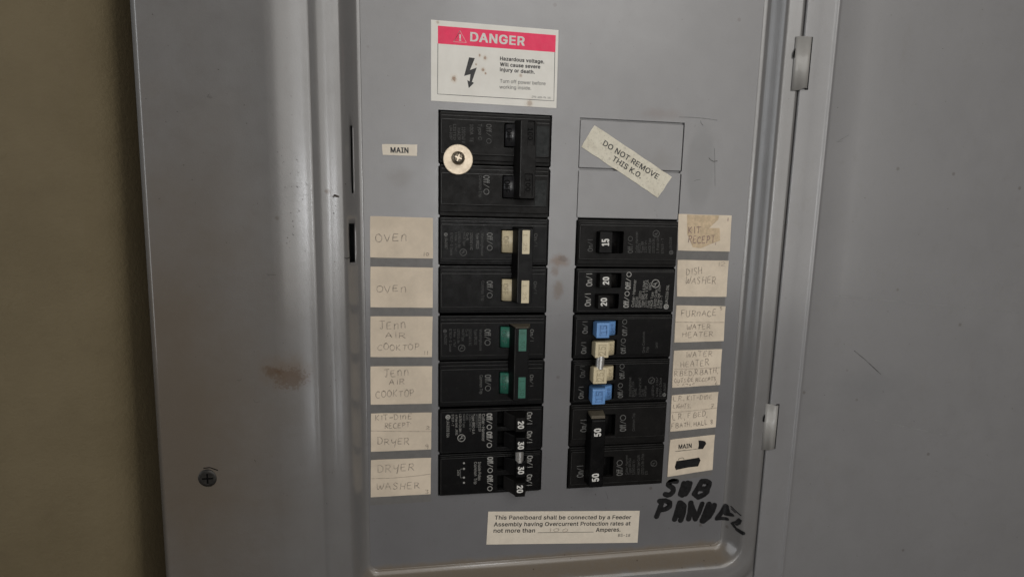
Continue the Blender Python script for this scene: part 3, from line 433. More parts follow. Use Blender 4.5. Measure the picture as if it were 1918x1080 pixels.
def frustum(bm, rings, mat=0, bevel=0.):
    """rings: (u0, v0, u1, v1, h) bottom to top"""
    b2 = B(); vs = []
    for (u0, v0, u1, v1, h) in rings: vs.append([b2.verts.new((x, -y, h)) for x, y in rect(u0, v0, u1, v1)])
    for a, c in zip(vs, vs[1:]):
        for i in range(4): b2.faces.new((a[i], a[(i+1) % 4], c[(i+1) % 4], c[i]))
    b2.faces.new(vs[-1]); b2.faces.new(vs[0][::-1])
    bmesh.ops.recalc_face_normals(b2, faces=b2.faces)
    if bevel: bmesh.ops.bevel(b2, geom=b2.edges[:], offset=bevel, segments=2, affect='EDGES', profile=.6)
    join(bm, b2, mat)
def barrel(bm, u0, v0, u1, v1, htop, drop, mat=0, n=10):
    """a strip of a drum whose axis runs along v, crown towards the viewer"""
    b2 = B(); c = (u0+u1)/2; hw = (u1-u0)/2; A = []
    for k in range(n+1):
        x = -1+2*k/n; h = htop-drop*x*x
        A.append((b2.verts.new((c+hw*x, -v0, h)), b2.verts.new((c+hw*x, -v1, h)), b2.verts.new((c+hw*x, -v0, htop-.3)), b2.verts.new((c+hw*x, -v1, htop-.3))))
    for a, d in zip(A, A[1:]):
        f = b2.faces.new((a[0], a[1], d[1], d[0])); f.smooth = True
        b2.faces.new((a[0], d[0], d[2], a[2])); b2.faces.new((a[1], a[3], d[3], d[1]))
    b2.faces.new((A[0][0], A[0][2], A[0][3], A[0][1])); b2.faces.new((A[-1][0], A[-1][1], A[-1][3], A[-1][2]))
    bmesh.ops.recalc_face_normals(b2, faces=b2.faces); join(bm, b2, mat)
def disc(bm, cu, cv, r, h, ri=0., n=20, mat=0):
    vo = [bm.verts.new((cu+r*math.cos(2*math.pi*k/n), -cv+r*math.sin(2*math.pi*k/n), h)) for k in range(n)]
    if ri <= 0: f = bm.faces.new(vo); f.material_index = mat; return
    vi = [bm.verts.new((cu+ri*math.cos(2*math.pi*k/n), -cv+ri*math.sin(2*math.pi*k/n), h)) for k in range(n)]
    for k in range(n):
        f = bm.faces.new((vo[k], vo[(k+1) % n], vi[(k+1) % n], vi[k])); f.material_index = mat
CAPH = {}
import os
try: FONT = bpy.data.fonts.load(os.path.join(bpy.utils.resource_path('LOCAL'), 'datafiles', 'fonts', 'Inter.woff2'))   # ships with Blender
except Exception: FONT = None
def text_bm(s, bold):
    cu = bpy.data.curves.new('t', 'FONT'); cu.body = s; cu.size = 1
    if FONT: cu.font = FONT
    cu.resolution_u = 3
    cu.fill_mode = 'NONE'
    if bold: cu.space_character = 1.0+.04*bold
    src = curve_to_bm(cu)
    # outlines -> triangles kept by winding number (glyph contours may overlap)
    nxt = {}
    for e in src.edges: nxt.setdefault(e.verts[0].index, []).append(e.verts[1].index); nxt.setdefault(e.verts[1].index, []).append(e.verts[0].index)
    src.verts.ensure_lookup_table(); co = [Vector((x.co.x, x.co.y)) for x in src.verts]; src.free()
    seen = set(); loops = []
    for st in range(len(co)):
        if st in seen or st not in nxt: continue
        lp = [st]; seen.add(st); cur = st; go = min(nxt[st])
        if st+1 in nxt[st]: go = st+1
        while go not in seen:
            lp.append(go); seen.add(go); c = [k for k in nxt[go] if k not in seen]
            if not c: break
            go = c[0]
        if len(lp) > 2: loops.append(lp)
    bm = B(); groups = []
    boxes = [(min(co[i].x for i in lp), max(co[i].x for i in lp)) for lp in loops]
    for li in sorted(range(len(loops)), key=lambda i: boxes[i][0]):
        if groups and boxes[li][0] < groups[-1][1]: groups[-1][0].append(loops[li]); groups[-1][1] = max(groups[-1][1], boxes[li][1])
        else: groups.append([[loops[li]], boxes[li][1]])
    for g, _ in groups:
        pts = [co[i] for lp in g for i in lp]; ed = []; k = 0
        for lp in g: ed += [(k+i, k+(i+1) % len(lp)) for i in range(len(lp))]; k += len(lp)
        V_, E_, F_, *_r = geometry.delaunay_2d_cdt(pts, ed, [], 1, 1e-6)
        vv = {}
        for f in F_:
            c = sum((V_[i] for i in f), Vector((0, 0)))/3; wn = 0
            for lp in g:
                for i in range(len(lp)):
                    a, b = co[lp[i]], co[lp[(i+1) % len(lp)]]
                    if a.y <= c.y < b.y and (b-a).cross(c-a) > 0: wn += 1
                    elif b.y <= c.y < a.y and (b-a).cross(c-a) < 0: wn -= 1
            if wn == 0: continue
            q = []
            for i in f:
                if i not in vv: vv[i] = bm.verts.new((V_[i].x, V_[i].y, 0))
                q.append(vv[i])
            nf = bm.faces.new(q)
            if (V_[f[1]]-V_[f[0]]).cross(V_[f[2]]-V_[f[0]]) < 0: nf.normal_flip()
    return bm
def put_text(bm, e, h, mat=0, jig=0.):
    s, u0, v0, u1, v1, cap, bold, col = e
    if bold not in CAPH:
        t = text_bm('H', bold); ys = [x.co.y for x in t.verts]; CAPH[bold] = (min(ys), max(ys)); t.free()
    t = text_bm(s, bold).copy() if False else text_bm(s, bold); xs = [x.co.x for x in t.verts]
    if not xs: return
    y0, y1 = CAPH[bold]; L = math.hypot(u1-u0, v1-v0); sx = L/(max(xs)-min(xs)); sy = cap/(y1-y0); x0 = min(xs)
    d = Vector(((u1-u0)/L, -(v1-v0)/L)); n = Vector((-d.y, d.x))
    me = bpy.data.meshes.new('tmp'); t.to_mesh(me); t.free()
    wt = (.0, .022, .042)[bold]*cap/.73
    for i, (ox, oy) in enumerate([(0, 0)] if not bold else [(-1, -.6), (1, .6), (-1, .6), (1, -.6), (0, 0)]):
        k = bmesh.new(); k.from_mesh(me)
        for q in k.verts:
            a = (q.co.x-x0)*sx+ox*wt; b = (q.co.y-y0)*sy+oy*wt
            q.co = Vector((u0+d.x*a+n.x*b, -v0+d.y*a+n.y*b, h+i*.00015))
        join(bm, k, mat)
    bpy.data.meshes.remove(me)
def ribbon(bm, pts, wd, hf, mat=0, taper=True, step=.03, jit=.0, rnd=None):
    """stroke of width wd along pts (u, v), lying on height function hf"""
    P = []
    for a, b in zip(pts, pts[1:]):
        L = math.hypot(b[0]-a[0], b[1]-a[1]); n = max(1, int(L/step))
        P += [(a[0]+(b[0]-a[0])*k/n, a[1]+(b[1]-a[1])*k/n) for k in range(n)]
    P.append(pts[-1])
    if len(P) < 2: return
    rows = []
    for i, p in enumerate(P):
        q0 = P[max(0, i-1)]; q1 = P[min(len(P)-1, i+1)]; dx, dy = q1[0]-q0[0], q1[1]-q0[1]; l = math.hypot(dx, dy) or 1
        ww = wd*.5*(1+(rnd.uniform(-jit, jit) if rnd else 0))
        nx, ny = -dy/l*ww, dx/l*ww
        rows.append([bm.verts.new((p[0]+nx*t, -(p[1]+ny*t), hf(p[0]+nx*t, p[1]+ny*t))) for t in (-1, 0, 1)])
    for a, b in zip(rows, rows[1:]):
        for k in (0, 1):
            f = bm.faces.new((a[k], a[k+1], b[k+1], b[k])); f.material_index = mat
    if wd > .03:                                # round ends
        for i, s in ((0, 1), (-1, -1)):
            p = P[i]; q = P[1] if i == 0 else P[-2]; ang = math.atan2(p[1]-q[1], p[0]-q[0])
            c = bm.verts.new((p[0], -p[1], hf(*p)+.0005)); fan = []
            for k in range(9):
                t = ang-math.pi/2+math.pi*k/8; x, y = p[0]+math.cos(t)*wd/2, p[1]+math.sin(t)*wd/2
                fan.append(bm.verts.new((x, -y, hf(x, y))))
            for a, b in zip(fan, fan[1:]):
                f = bm.faces.new((c, a, b)); f.material_index = mat
def poly(bm, pts, h, mat=0):
    f = bm.faces.new([bm.verts.new((u, -v, h)) for u, v in pts]); f.material_index = mat; f.normal_update()
    if f.normal.z < 0: f.normal_flip()
    bmesh.ops.triangulate(bm, faces=[f]) if len(pts) > 4 else None
def sheet(quad, h0, h1, curl=0., nu=8, nv=4, rag=0.):
    """thin paper quad (TL, TR, BR, BL) h0..h1"""
    bm = B(); G = {}
    for top in (0, 1):
        for i in range(nu+1):
            for j in range(nv+1):
                a, b = i/nu, j/nv
                u = (quad[0][0]*(1-a)+quad[1][0]*a)*(1-b)+(quad[3][0]*(1-a)+quad[2][0]*a)*b
                v = (quad[0][1]*(1-a)+quad[1][1]*a)*(1-b)+(quad[3][1]*(1-a)+quad[2][1]*a)*b
                if rag and (i in (0, nu) or j in (0, nv)):
                    random.seed(i*31+j*7); u += random.uniform(-rag, rag); v += random.uniform(-rag, rag)
                G[top, i, j] = bm.verts.new((u, -v, (h0, h1)[top]+curl*(max(0, abs(2*a-1)-.86)/.14)**2*(max(0, abs(2*b-1)-.3))))
    for i in range(nu):
        for j in range(nv):
            bm.faces.new([G[1, i, j], G[1, i, j+1], G[1, i+1, j+1], G[1, i+1, j]])
    E = [(i, 0) for i in range(nu)]+[(nu, j) for j in range(nv)]+[(i, nv) for i in range(nu, 0, -1)]+[(0, j) for j in range(nv, 0, -1)]
    for a, b in zip(E, E[1:]+E[:1]): bm.faces.new([G[1, *a], G[1, *b], G[0, *b], G[0, *a]])
    for k in [k for k in G if k[0] == 0 and 0 < k[1] < nu and 0 < k[2] < nv]: bm.verts.remove(G[k])
    bmesh.ops.recalc_face_normals(bm, faces=bm.faces)
    return bm
def lathe(bm, cu, cv, prof, n=28, mat=0, smooth=True, capit=True):
    R = [[bm.verts.new((cu+r*math.cos(2*math.pi*k/n), -cv+r*math.sin(2*math.pi*k/n), h)) for k in range(n)] for r, h in prof]
    for a, b in zip(R, R[1:]):
        for k in range(n):
            f = bm.faces.new((a[k], a[(k+1) % n], b[(k+1) % n], b[k])); f.smooth = smooth; f.material_index = mat
    if capit: f = bm.faces.new(R[-1]); f.material_index = mat
    bmesh.ops.recalc_face_normals(bm, faces=bm.faces)

# ---------------------------------------------------------------- cover shape
BU0, BU1, BV0, BV1, BR_ = -1.44, 6.65, -3.6, 9.62, .2
PROF = DATA['PROF']
def prof(d):
    if d <= 0: return 0.
    for (a, x), (b, y) in zip(PROF, PROF[1:]):
        if d <= b: return x+(y-x)*(d-a)/(b-a)
    return PROF[-1][1]
def sdf(u, v):
    cx, cy, hx, hy = (BU0+BU1)/2, (BV0+BV1)/2, (BU1-BU0)/2-BR_, (BV1-BV0)/2-BR_
    dx, dy = abs(u-cx)-hx, abs(v-cy)-hy
    return math.hypot(max(dx, 0), max(dy, 0))+min(max(dx, dy), 0)-BR_
def surf(e=.004): return lambda u, v: prof(sdf(u, v))+e
def flat(h): return lambda u, v: h

# wall with a rounded-over opening that the box sits in, a dark gap left round the cover
WH = -.45
def wall_loop(e, h, far=0.):
    u0, v0, u1, v1 = -6.16-e, -8-e, 11.3+e, 13.6+e
    if far: u0, v0, u1, v1 = -40, -34, 50, 42
    pts = rect(u0, v0, u1, v1, .02 if far else .3+e, 6)
    return [(x-(.028*(v-1) if x < 0 and not far else 0), v, h) for x, v in pts]
bm = B(); rows = []
L_ = [wall_loop(0, -3.4), wall_loop(0, WH-.5)]+[wall_loop(.55-.55*math.cos(math.radians(t)), WH-.5+.5*math.sin(math.radians(t))) for t in (15, 30, 45, 60, 75, 90)]+[wall_loop(1.2, WH+.0), wall_loop(3, WH), wall_loop(0, WH, 1)]
for lp in L_: rows.append([bm.verts.new((u, -v, h)) for u, v, h in lp])
for r0, r1 in zip(rows, rows[1:]):
    for k in range(len(r0)):
        f = bm.faces.new((r0[k], r0[(k+1) % len(r0)], r1[(k+1) % len(r0)], r1[k])); f.smooth = True
bmesh.ops.recalc_face_normals(bm, faces=bm.faces)
if sum(f.normal.z*f.calc_area() for f in bm.faces) < 0: bmesh.ops.reverse_faces(bm, faces=bm.faces)
wl_ = obj('wall', bm, M_WALL, kind='structure')

panel = thing('electrical_panel', 'grey enamelled electrical panel with its door swung open to the right', 'electrical panel', 2.6, 12.4, 0)
# enclosure behind the openings
bm = B()
for a in [((-3, -4.4), (8.4, -4.4)), ((8.4, -4.4), (8.4, 11)), ((8.4, 11), (-3, 11)), ((-3, 11), (-3, -4.4))]:
    (x0, y0), (x1, y1) = a
    bm.faces.new([bm.verts.new(p) for p in ((x0, -y0, -.5), (x1, -y1, -.5), (x1, -y1, -2.6), (x0, -y0, -2.6))])
poly(bm, rect(-3, -4.4, 8.4, 11), -2.6)
obj('enclosure', bm, M_DARK, panel)

def ring_points():
    """(base point, outward direction, is_corner, corner_dir) around the tray, clockwise from top left"""
    r = BR_; out = []
    us = [BU0+r+(BU1-BU0-2*r)*k/24 for k in range(25)]
    vs = sorted(set([BV0+r+(BV1-BV0-2*r)*k/40 for k in range(41)]+[.375, 1.627, 2.203, 2.95]))
    N = 14
    def corner(cx, cy, a0):
        for k in range(1, N):
            t = math.radians(a0+90*k/N); out.append(((cx, cy), (math.cos(t), math.sin(t)), True))
    for u in us: out.append(((u, BV0+r), (0, -1), False))
    corner(BU1-r, BV0+r, -90)
    for v in vs: out.append(((BU1-r, v), (1, 0), False))
    corner(BU1-r, BV1-r, 0)
    for u in us[::-1]: out.append(((u, BV1-r), (0, 1), False))
    corner(BU0+r, BV1-r, 90)
    for v in vs[::-1]: out.append(((BU0+r, v), (-1, 0), False))
    corner(BU0+r, BV0+r, 180)
    return out
RP = ring_points()
ds = sorted(set([a for a, b in PROF]+[.015, .045, .08, .13, .148, .18, .22, .26, .30, .345, .36, .45, .53, .60, .68, 1.15, 1.6, 2.2, 2.9, 3.5, 3.80]))
def ringpt(p, d):
    (bx, by), (nx, ny), c = p
    R = BR_+d; k = 1.
    if c and d > .95: k = 1+(1/max(abs(nx), abs(ny))-1)*min(1, (d-.95)/1.4)
    u, v = bx+nx*R*k, by+ny*R*k
    if d > 1 and u < -2: u -= .0118*(v-3.8)*(d-1)/2.66
    return u, v
bm = B(); rows = []; hh = []
smoothh = {}
for d in ds:
    h = prof(d)
    rows.append([bm.verts.new((ringpt(p, d)[0], -ringpt(p, d)[1], h if ringpt(p, d)[0] < 7.26 else min(h, .385))) for p in RP]); hh.append(d)
for dd, h in ((3.86, .135), (3.90, .11), (3.915, .06), (3.915, -1.6)):
    rows.append([bm.verts.new((ringpt(p, dd)[0], -ringpt(p, dd)[1], h)) for p in RP]); hh.append(dd)
n = len(RP)
for i in range(len(rows)-1):
    for k in range(n):
        k2 = (k+1) % n; p, q = RP[k], RP[k2]
        if p[1] == (-1, 0) and q[1] == (-1, 0):
            vm = (p[0][1]+q[0][1])/2; dm = (hh[i]+hh[i+1])/2
            if .375 < vm < 1.627 and .16 < dm < .20: continue
            if 2.203 < vm < 2.95 and .148 < dm < .24: continue
        f = bm.faces.new((rows[i][k], rows[i+1][k], rows[i+1][k2], rows[i][k2])); f.smooth = True
bmesh.ops.recalc_face_normals(bm, faces=bm.faces)
if sum(f.normal.z for f in bm.faces) < 0: bmesh.ops.reverse_faces(bm, faces=bm.faces)
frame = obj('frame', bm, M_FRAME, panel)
so = frame.modifiers.new('sheet', 'SOLIDIFY'); so.thickness = .045*S; so.offset = -1

# deadfront with breaker openings; little twist-out stubs stay on the sides of each opening
def opening(u0, v0, u1, v1):
    L = []
    def stub(u, v, s): return [(u, v-.035), (u-s*.028, v-.018), (u-s*.028, v+.018), (u, v+.035)]
    L += [(u0, v0), (u1, v0)]
    for v in range(int(round(v0))+1, int(round(v1))): L += stub(u1, v+.02, 1)
    L += [(u1, v1), (u0, v1)]
    for v in range(int(round(v1))-1, int(round(v0)), -1): L += [(x, 2*(v+.02)-y) for x, y in stub(u0, v+.02, -1)]
    return L
base = []
for p in RP: base.append(ringpt(p, .002))
bm = curve_plate([base, opening(0., -.02, 2.262, 7.985), opening(2.838, -.005, 5.088, 7.99)], -.05, 0., 0., 0)
dead = obj('deadfront', bm, M_DEAD, panel)
for k, (a, b) in enumerate(((.012, .985), (1.0, 2.0))):
    bm = curve_plate([rect(2.849, a+.020, 5.076, b, .02)], -.055, -.004, .015, 3)
    obj('knockout_plate', bm, M_DEAD, panel)
bm = B(); frustum(bm, [(2.80, -.05, 5.12, 1.99, -.085), (2.80, -.05, 5.12, 1.99, -.06)]); obj('knockout_backing', bm, M_DEAD, panel)
# marker writing, scuffs
rnd = random.Random(3)
bm = B()
for i, (wd, pts) in enumerate(DATA['MARK']): ribbon(bm, pts, wd*1.66, surf(.004+.0006*i), step=.02, jit=.05, rnd=rnd)
obj('marker_lettering', bm, M_MARK, dead)
for kind, mat in (('dark', M_SCUFF), ('light', M_SCUFFL), ('spot', M_SPECK)):
    bd, bf = B(), B()
    for kd, wd, pts in DATA['SC']:
        if kd != kind: continue
        isdoor = pts[0][0] > 7.1
        if isdoor: continue
        ribbon(bd, pts, wd, surf(.003), step=.04, jit=.5, rnd=rnd)
    if bd.verts: obj('scuff_mark', bd, mat, panel, kind='stuff')
    bf.free()
# screw on the left flange with its dark keyhole slot
su, sv = DATA['flscrew']
bm = B(); h = prof(sdf(su, sv))
lathe(bm, su, sv, [(.0, h-.1), (.18, h-.1), (.18, h+.012), (.165, h+.03), (.12, h+.036), (.10, h+.034)], 24)
scw = obj('mounting_screw', bm, M_DARKSCREW, panel)
bm = B(); frustum(bm, [(su-.015, sv-.1, su+.015, sv+.1, h+.02), (su-.015, sv-.1, su+.015, sv+.1, h+.0385)]); frustum(bm, [(su-.1, sv-.015, su+.1, sv+.015, h+.02), (su-.1, sv-.015, su+.1, sv+.015, h+.039)])
obj('drive_slot', bm, M_PIT, scw)
bm = B(); disc(bm, su+.20, sv-.06, .095, h+.018); ribbon(bm, [(su-.08, sv-.2), (su+.05, sv-.215), (su+.2, sv-.16)], .02, surf(.006))
obj('keyhole_slot', bm, M_PIT, panel)

# door, hinged at the right, swung right round and leaning a little towards the viewer
HU, HH_ = 7.30, .452; ANG = math.radians(3.0)
def door_pt(a, v, h):
    return (HU+a*math.cos(ANG)-h*math.sin(ANG), -v, HH_+a*math.sin(ANG)+h*math.cos(ANG))
DP = [(0, -.06), (0, -.02), (.012, -.004), (.03, 0), (.30, 0), (.58, 0), (.615, .006), (.635, .022), (.66, .030), (.685, .022), (.705, .006), (.74, 0), (1.4, 0), (3, 0), (5, 0), (7, 0), (8.6, 0), (8.8, 0), (9.0, 0), (9.08, -.01), (9.1, -.06)]
vs = [-4.35+k*.5 for k in range(31)]+[11.25]
bm = B(); rows = []
def dh(a, h, v):
    w_ = 1 if -3.6 < v < 10.2 else 0
    return h if (a < .5 or a > .8) else h*w_
for v in vs: rows.append([bm.verts.new(door_pt(a, v, dh(a, h, v))) for a, h in DP])
for r0, r1 in zip(rows, rows[1:]):
    for i in range(len(DP)-1):
        f = bm.faces.new((r0[i], r0[i+1], r1[i+1], r1[i])); f.smooth = True
bmesh.ops.recalc_face_normals(bm, faces=bm.faces)
if sum(f.normal.z for f in bm.faces) < 0: bmesh.ops.reverse_faces(bm, faces=bm.faces)
door = obj('door', bm, M_DOOR, panel)
so = door.modifiers.new('sheet', 'SOLIDIFY'); so.thickness = .04*S; so.offset = -1
for kind, mat in (('dark', M_SCUFF), ('light', M_SCUFFL), ('spot', M_SPECK)):
    bd = B()
    for kd, wd, pts in DATA['SC']:
        if kd == kind and pts[0][0] > 7.1: ribbon(bd, pts, wd, lambda u, v: HH_+(u-HU)*math.tan(ANG)+.004, step=.06, jit=.5, rnd=rnd)
    if bd.verts: obj('scratch', bd, mat, door, kind='stuff')
# hinge leaves: a flat leaf folded out of the frame and a rolled knuckle, dark slot beside it
for v0, v1, u0, u1 in ((-1.70, -.66, 7.13, 7.455), (6.0, 7.07, 7.20, 7.49)):
    bm = B(); N = 9; P_ = [(u0, .43), (u0+.05, .452), (u0+.13, .478)]
    for k in range(N):
        t = math.pi*(.62-k/(N-1)*1.05); P_.append((u1-.085+.075*math.cos(t), .455+.075*math.sin(t)))
    R0 = [bm.verts.new((x, -v0-(.02 if i > 2 else 0), y)) for i, (x, y) in enumerate(P_)]; R1 = [bm.verts.new((x, -v1+(.04 if i > 2 else 0), y)) for i, (x, y) in enumerate(P_)]
    for i in range(len(P_)-1):
        f = bm.faces.new((R0[i], R0[i+1], R1[i+1], R1[i])); f.smooth = True
    bmesh.ops.recalc_face_normals(bm, faces=bm.faces)
    if sum(f.normal.z for f in bm.faces) < 0: bmesh.ops.reverse_faces(bm, faces=bm.faces)
    hg = obj('hinge', bm, M_HINGE, panel)
    so = hg.modifiers.new('sheet', 'SOLIDIFY'); so.thickness = .03*S; so.offset = -1
    bm = B(); frustum(bm, [(u1-.05, v0+.0, u1+.022, v1-.02, .44), (u1-.05, v0+.0, u1+.022, v1-.02, .4665)])
    poly(bm, [(u0+.005, v0+.22), (u0-.03, v0+.30), (u0-.032, v0+.40), (u0+.0, v0+.42)], .4435)
    obj('hinge_slot', bm, M_PIT, hg)

# ---------------------------------------------------------------- breakers
U = {'L': (.022, 2.238), 'R': (2.862, 5.065)}
def housing(parent, side, poles, wins, mats=(M_BLACK,), pit=None, face_mat=None):
    """poles: (v0, v1, f0, f1); wins: toggle windows (u0, v0, u1, v1)"""
    u0, u1 = U[side]
    for (v0, v1, f0, f1) in poles:
        bm = B()
        ws = [w_ for w_ in wins if v0 < (w_[1]+w_[3])/2 < v1]
        holes = [rect(*w_, .02) for w_ in ws]
        frustum(bm, [(u0, v0+.012, u1, v1-.012, -1.2), (u0, v0+.012, u1, v1-.012, -.12)], 1)
        join(bm, curve_plate([rect(u0, v0+.012, u1, v1-.012, .03)]+holes, -.12, .028, .012, 2), 0)
        join(bm, curve_plate([rect(u0+.012, v0+.012+(f0-v0)*.42, u1-.012, v1-.012-(v1-f1)*.35, .03)]+holes, .028, .066, .010, 2), 0)
        join(bm, curve_plate([rect(u0+.030, f0, u1-.028, f1, .03)]+holes, .066, .10, .010, 2), 0)
        # fine raised lines on nameplate frame and shoulders; their pale grey paints bevel highlights
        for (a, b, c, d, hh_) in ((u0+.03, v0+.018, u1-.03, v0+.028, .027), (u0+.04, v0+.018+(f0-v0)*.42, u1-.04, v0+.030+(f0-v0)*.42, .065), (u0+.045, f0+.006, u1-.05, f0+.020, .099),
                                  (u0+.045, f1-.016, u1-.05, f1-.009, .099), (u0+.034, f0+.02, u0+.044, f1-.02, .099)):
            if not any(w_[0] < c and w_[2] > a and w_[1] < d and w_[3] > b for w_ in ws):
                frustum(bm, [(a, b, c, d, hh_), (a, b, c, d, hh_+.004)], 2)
        obj('housing', bm, [M_BLACK if face_mat is None else face_mat, M_PIT, M_GLINT], parent)
def position_mark(parent, e):
    """the Off/O and On/I markings: condensed word, slash, then a ring or a bar"""
    word, u0, v0, u1, v1, cap, bold, col = e
    at = lambda f: (u0+(u1-u0)*f, v0+(v1-v0)*f)
    L = math.hypot(u1-u0, v1-v0); d = ((u1-u0)/L, (v1-v0)/L); n_ = (d[1], -d[0])
    bm = B(); h = .1045; f1, f2 = (.40, .62) if word[1] == 'f' else (.50, .78)
    p, q = at(0), at(f1); put_text(bm, (word[:-2], *p, *q, cap, bold, col), h)
    st = cap*(.09 if bold < 2 else .13)
    p, q = at(f1+.045), at(f2); ribbon(bm, [p, (q[0]+n_[0]*cap, q[1]+n_[1]*cap)], st, flat(h), step=.5)
    if word[1] == 'f':
        r = min(cap*.5, L*.19); c = at(1-r/L); disc(bm, c[0]+n_[0]*cap*.5, c[1]+n_[1]*cap*.5, r, h+.0003, r-st*1.15, 22)
    else:
        p = at(.96); ribbon(bm, [p, (p[0]+n_[0]*cap, p[1]+n_[1]*cap)], st*1.15, flat(h+.0003), step=.5)
    obj('position_marking', bm, MC[col], parent)
def lettering(parent, key):
    poles = {}
    for e in DATA['BR'][key]:
        if e[0] in ('Off/O', 'On/I'): position_mark(parent, e)
        else: poles.setdefault(int((e[2]+e[4])/2-.02), []).append(e)
    for es in poles.values():
        bm = B(); mats = []
        for e in es:
            if MC[e[7]] not in mats: mats.append(MC[e[7]])
            put_text(bm, e, .1045, mats.index(MC[e[7]]))
        obj('printed_lettering', bm, mats, parent)
    for tab, ring in (('UL', 1), ('DISC', 0)):
        for (cu, cv, r, c) in DATA[tab].get(key, []):
            k = 0; bm = B(); mats = [MC[c]]
            if ring:
                disc(bm, cu, cv, r, .1045, r*.82, 24, k)
                s = 1 if cu < 2.5 else -1
                put_text(bm, ('U', cu-s*r*.05, cv-s*r*.55, cu-s*r*.05, cv+s*r*.0, r*.55, 2, 0), .1046, k)
                put_text(bm, ('L', cu-s*r*.38, cv+s*r*.02, cu-s*r*.38, cv+s*r*.5, r*.55, 2, 0), .1047, k)
            else:
                disc(bm, cu, cv, r, .1045, 0 if r < .03 else r*.55, 18, k)
                if r >= .03: disc(bm, cu, cv, r*.38, .1045, 0, 10, k)
            obj('printed_mark', bm, mats, parent)
def stamp(parent, es, h, over=None, name='stamped_numeral'):
    for e in es:
        bm = B(); put_text(bm, e, h); obj(name, bm, MC[e[7]] if over is None else over, parent)
def toggle(parent, win, mat, lev=None, levh=.42, drum=.13, frac=(0., 1.), sx=0.):
    u0, v0, u1, v1 = win; a, b = u0+(u1-u0)*frac[0], u0+(u1-u0)*frac[1]
    bm = B(); barrel(bm, a, v0+.02, b, v1-.02, drum, .06)
    if lev:
        l0, w0, l1, w1 = lev
        frustum(bm, [(l0-.02, w0-.01, l1+.04, w1+.01, 0.02), (l0, w0, l1, w1, levh)], 0, .014)
    return obj('toggle', bm, mat, parent)
def tie_bar(parent, u0, u1, v0, v1, h, inserts, mat=M_BLACK, top_mat=None):
    bm = B()
    frustum(bm, [(u0-.075, v0-.03, u1+.05, v1+.01, .11), (u0-.055, v0-.02, u1+.03, v1+.0, .22), (u0, v0, u1, v1, h-.03)], 0, .012)
    join(bm, curve_plate([rect(u0, v0, u1, v1, .035)]+[rect(*q, .012) for q in inserts], h-.034, h, .009, 2))
    rb = B(); frustum(rb, [(u0+.006, v0+.03, u0+.020, v1-.03, h-.002), (u0+.009, v0+.032, u0+.017, v1-.032, h+.0025)]); join(bm, rb, 1)  # pale strip paints a highlight along the bar's left edge
    return obj('tie_bar', bm, [mat, M_GLINT], parent)

GB = 'circuit breakers in the two columns'
DW, DI, DL, DT = DATA['WIN'], DATA['INS'], DATA['LEV'], DATA['TOG']
# 1 main breaker, black handles
b = thing('circuit_breaker', 'black two-pole main breaker with washer and screw on it, topmost of the left column', 'circuit breaker', 1.13, 2, -1.2, GB)
housing(b, 'L', [(0, 1.0, .15, .82), (1.0, 2.03, 1.17, 1.80)], DW['main'], face_mat=M_BLACK2)
# greyish worn pads right of the bar
bm = B(); frustum(bm, [(1.93, .22, 2.19, .80, .095), (1.93, .22, 2.19, .80, .104)], 0, .003); frustum(bm, [(1.93, 1.27, 2.17, 1.78, .095), (1.93, 1.27, 2.17, 1.78, .104)], 0, .003)
obj('worn_pad', bm, M_GREENISH, b)
lettering(b, 'main')
for k, w_ in enumerate(DW['main']):
    t = toggle(b, (w_[0]+.02, w_[1], w_[2]+.22, w_[3]), M_DRUM, drum=.15, frac=(0, .75))
    stamp(t, [DT['mainoff'][k]], .147, M_PIT, 'embossed_word')
tb = tie_bar(b, 1.563, 1.87, .168, 1.652, .43, DI['main'], M_BLACK2)
stamp(tb, DT['main'], .402, M_PIT)
# 2, 3 two-pole breakers with coloured toggles in a black tie bar
for key, mat, em, y0, side_label in (('cream', M_CREAM, M_EMB, 2, 'black two-pole breaker with cream OFF tabs below the main breaker'), ('green', M_GREEN, M_EMBG, 4, 'black two-pole breaker with green OFF tabs in the left column')):
    b = thing('circuit_breaker', side_label, 'circuit breaker', 1.13, y0+2, -1.2, GB)
    housing(b, 'L', [(y0+.03, y0+1., y0+.17, y0+.88), (y0+1., y0+2., y0+1.15, y0+1.87)], DW[key])
    lettering(b, key)
    for k, w_ in enumerate(DW[key]):
        t = toggle(b, (w_[0]+.015, w_[1]+.0, w_[2]+.45, w_[3]), mat, drum=.145, frac=(0, .55))
        stamp(t, [DT[key][k]], .152, em, 'embossed_word')
    dv = .0 if key == 'cream' else .02
    c0, c1 = (2.232, 3.728) if key == 'cream' else (4.232, 5.760)
    o = -.0 if key == 'cream' else -.028
    tb = tie_bar(b, 1.560+o, 1.862+o, c0, c1, .43, DI[key])
    for k, q_ in enumerate(DI[key]):
        bm = B(); frustum(bm, [(q_[0]-.006, q_[1]-.006, q_[2]+.006, q_[3]+.006, .38), (q_[0]-.006, q_[1]-.006, q_[2]+.006, q_[3]+.006, .412)], 0, .004)
        t = obj('toggle_tip', bm, mat, tb); stamp(t, [DT[key][2+k]], .4135, em, 'embossed_numeral')
    if key == 'green':
        bm = B(); frustum(bm, [(1.46, c0-.03, 1.90, c0+.05, .12), (1.56, c0-.012, 1.82, c0+.05, .395)], 0, .01); obj('bar_end', bm, M_TAN, tb)
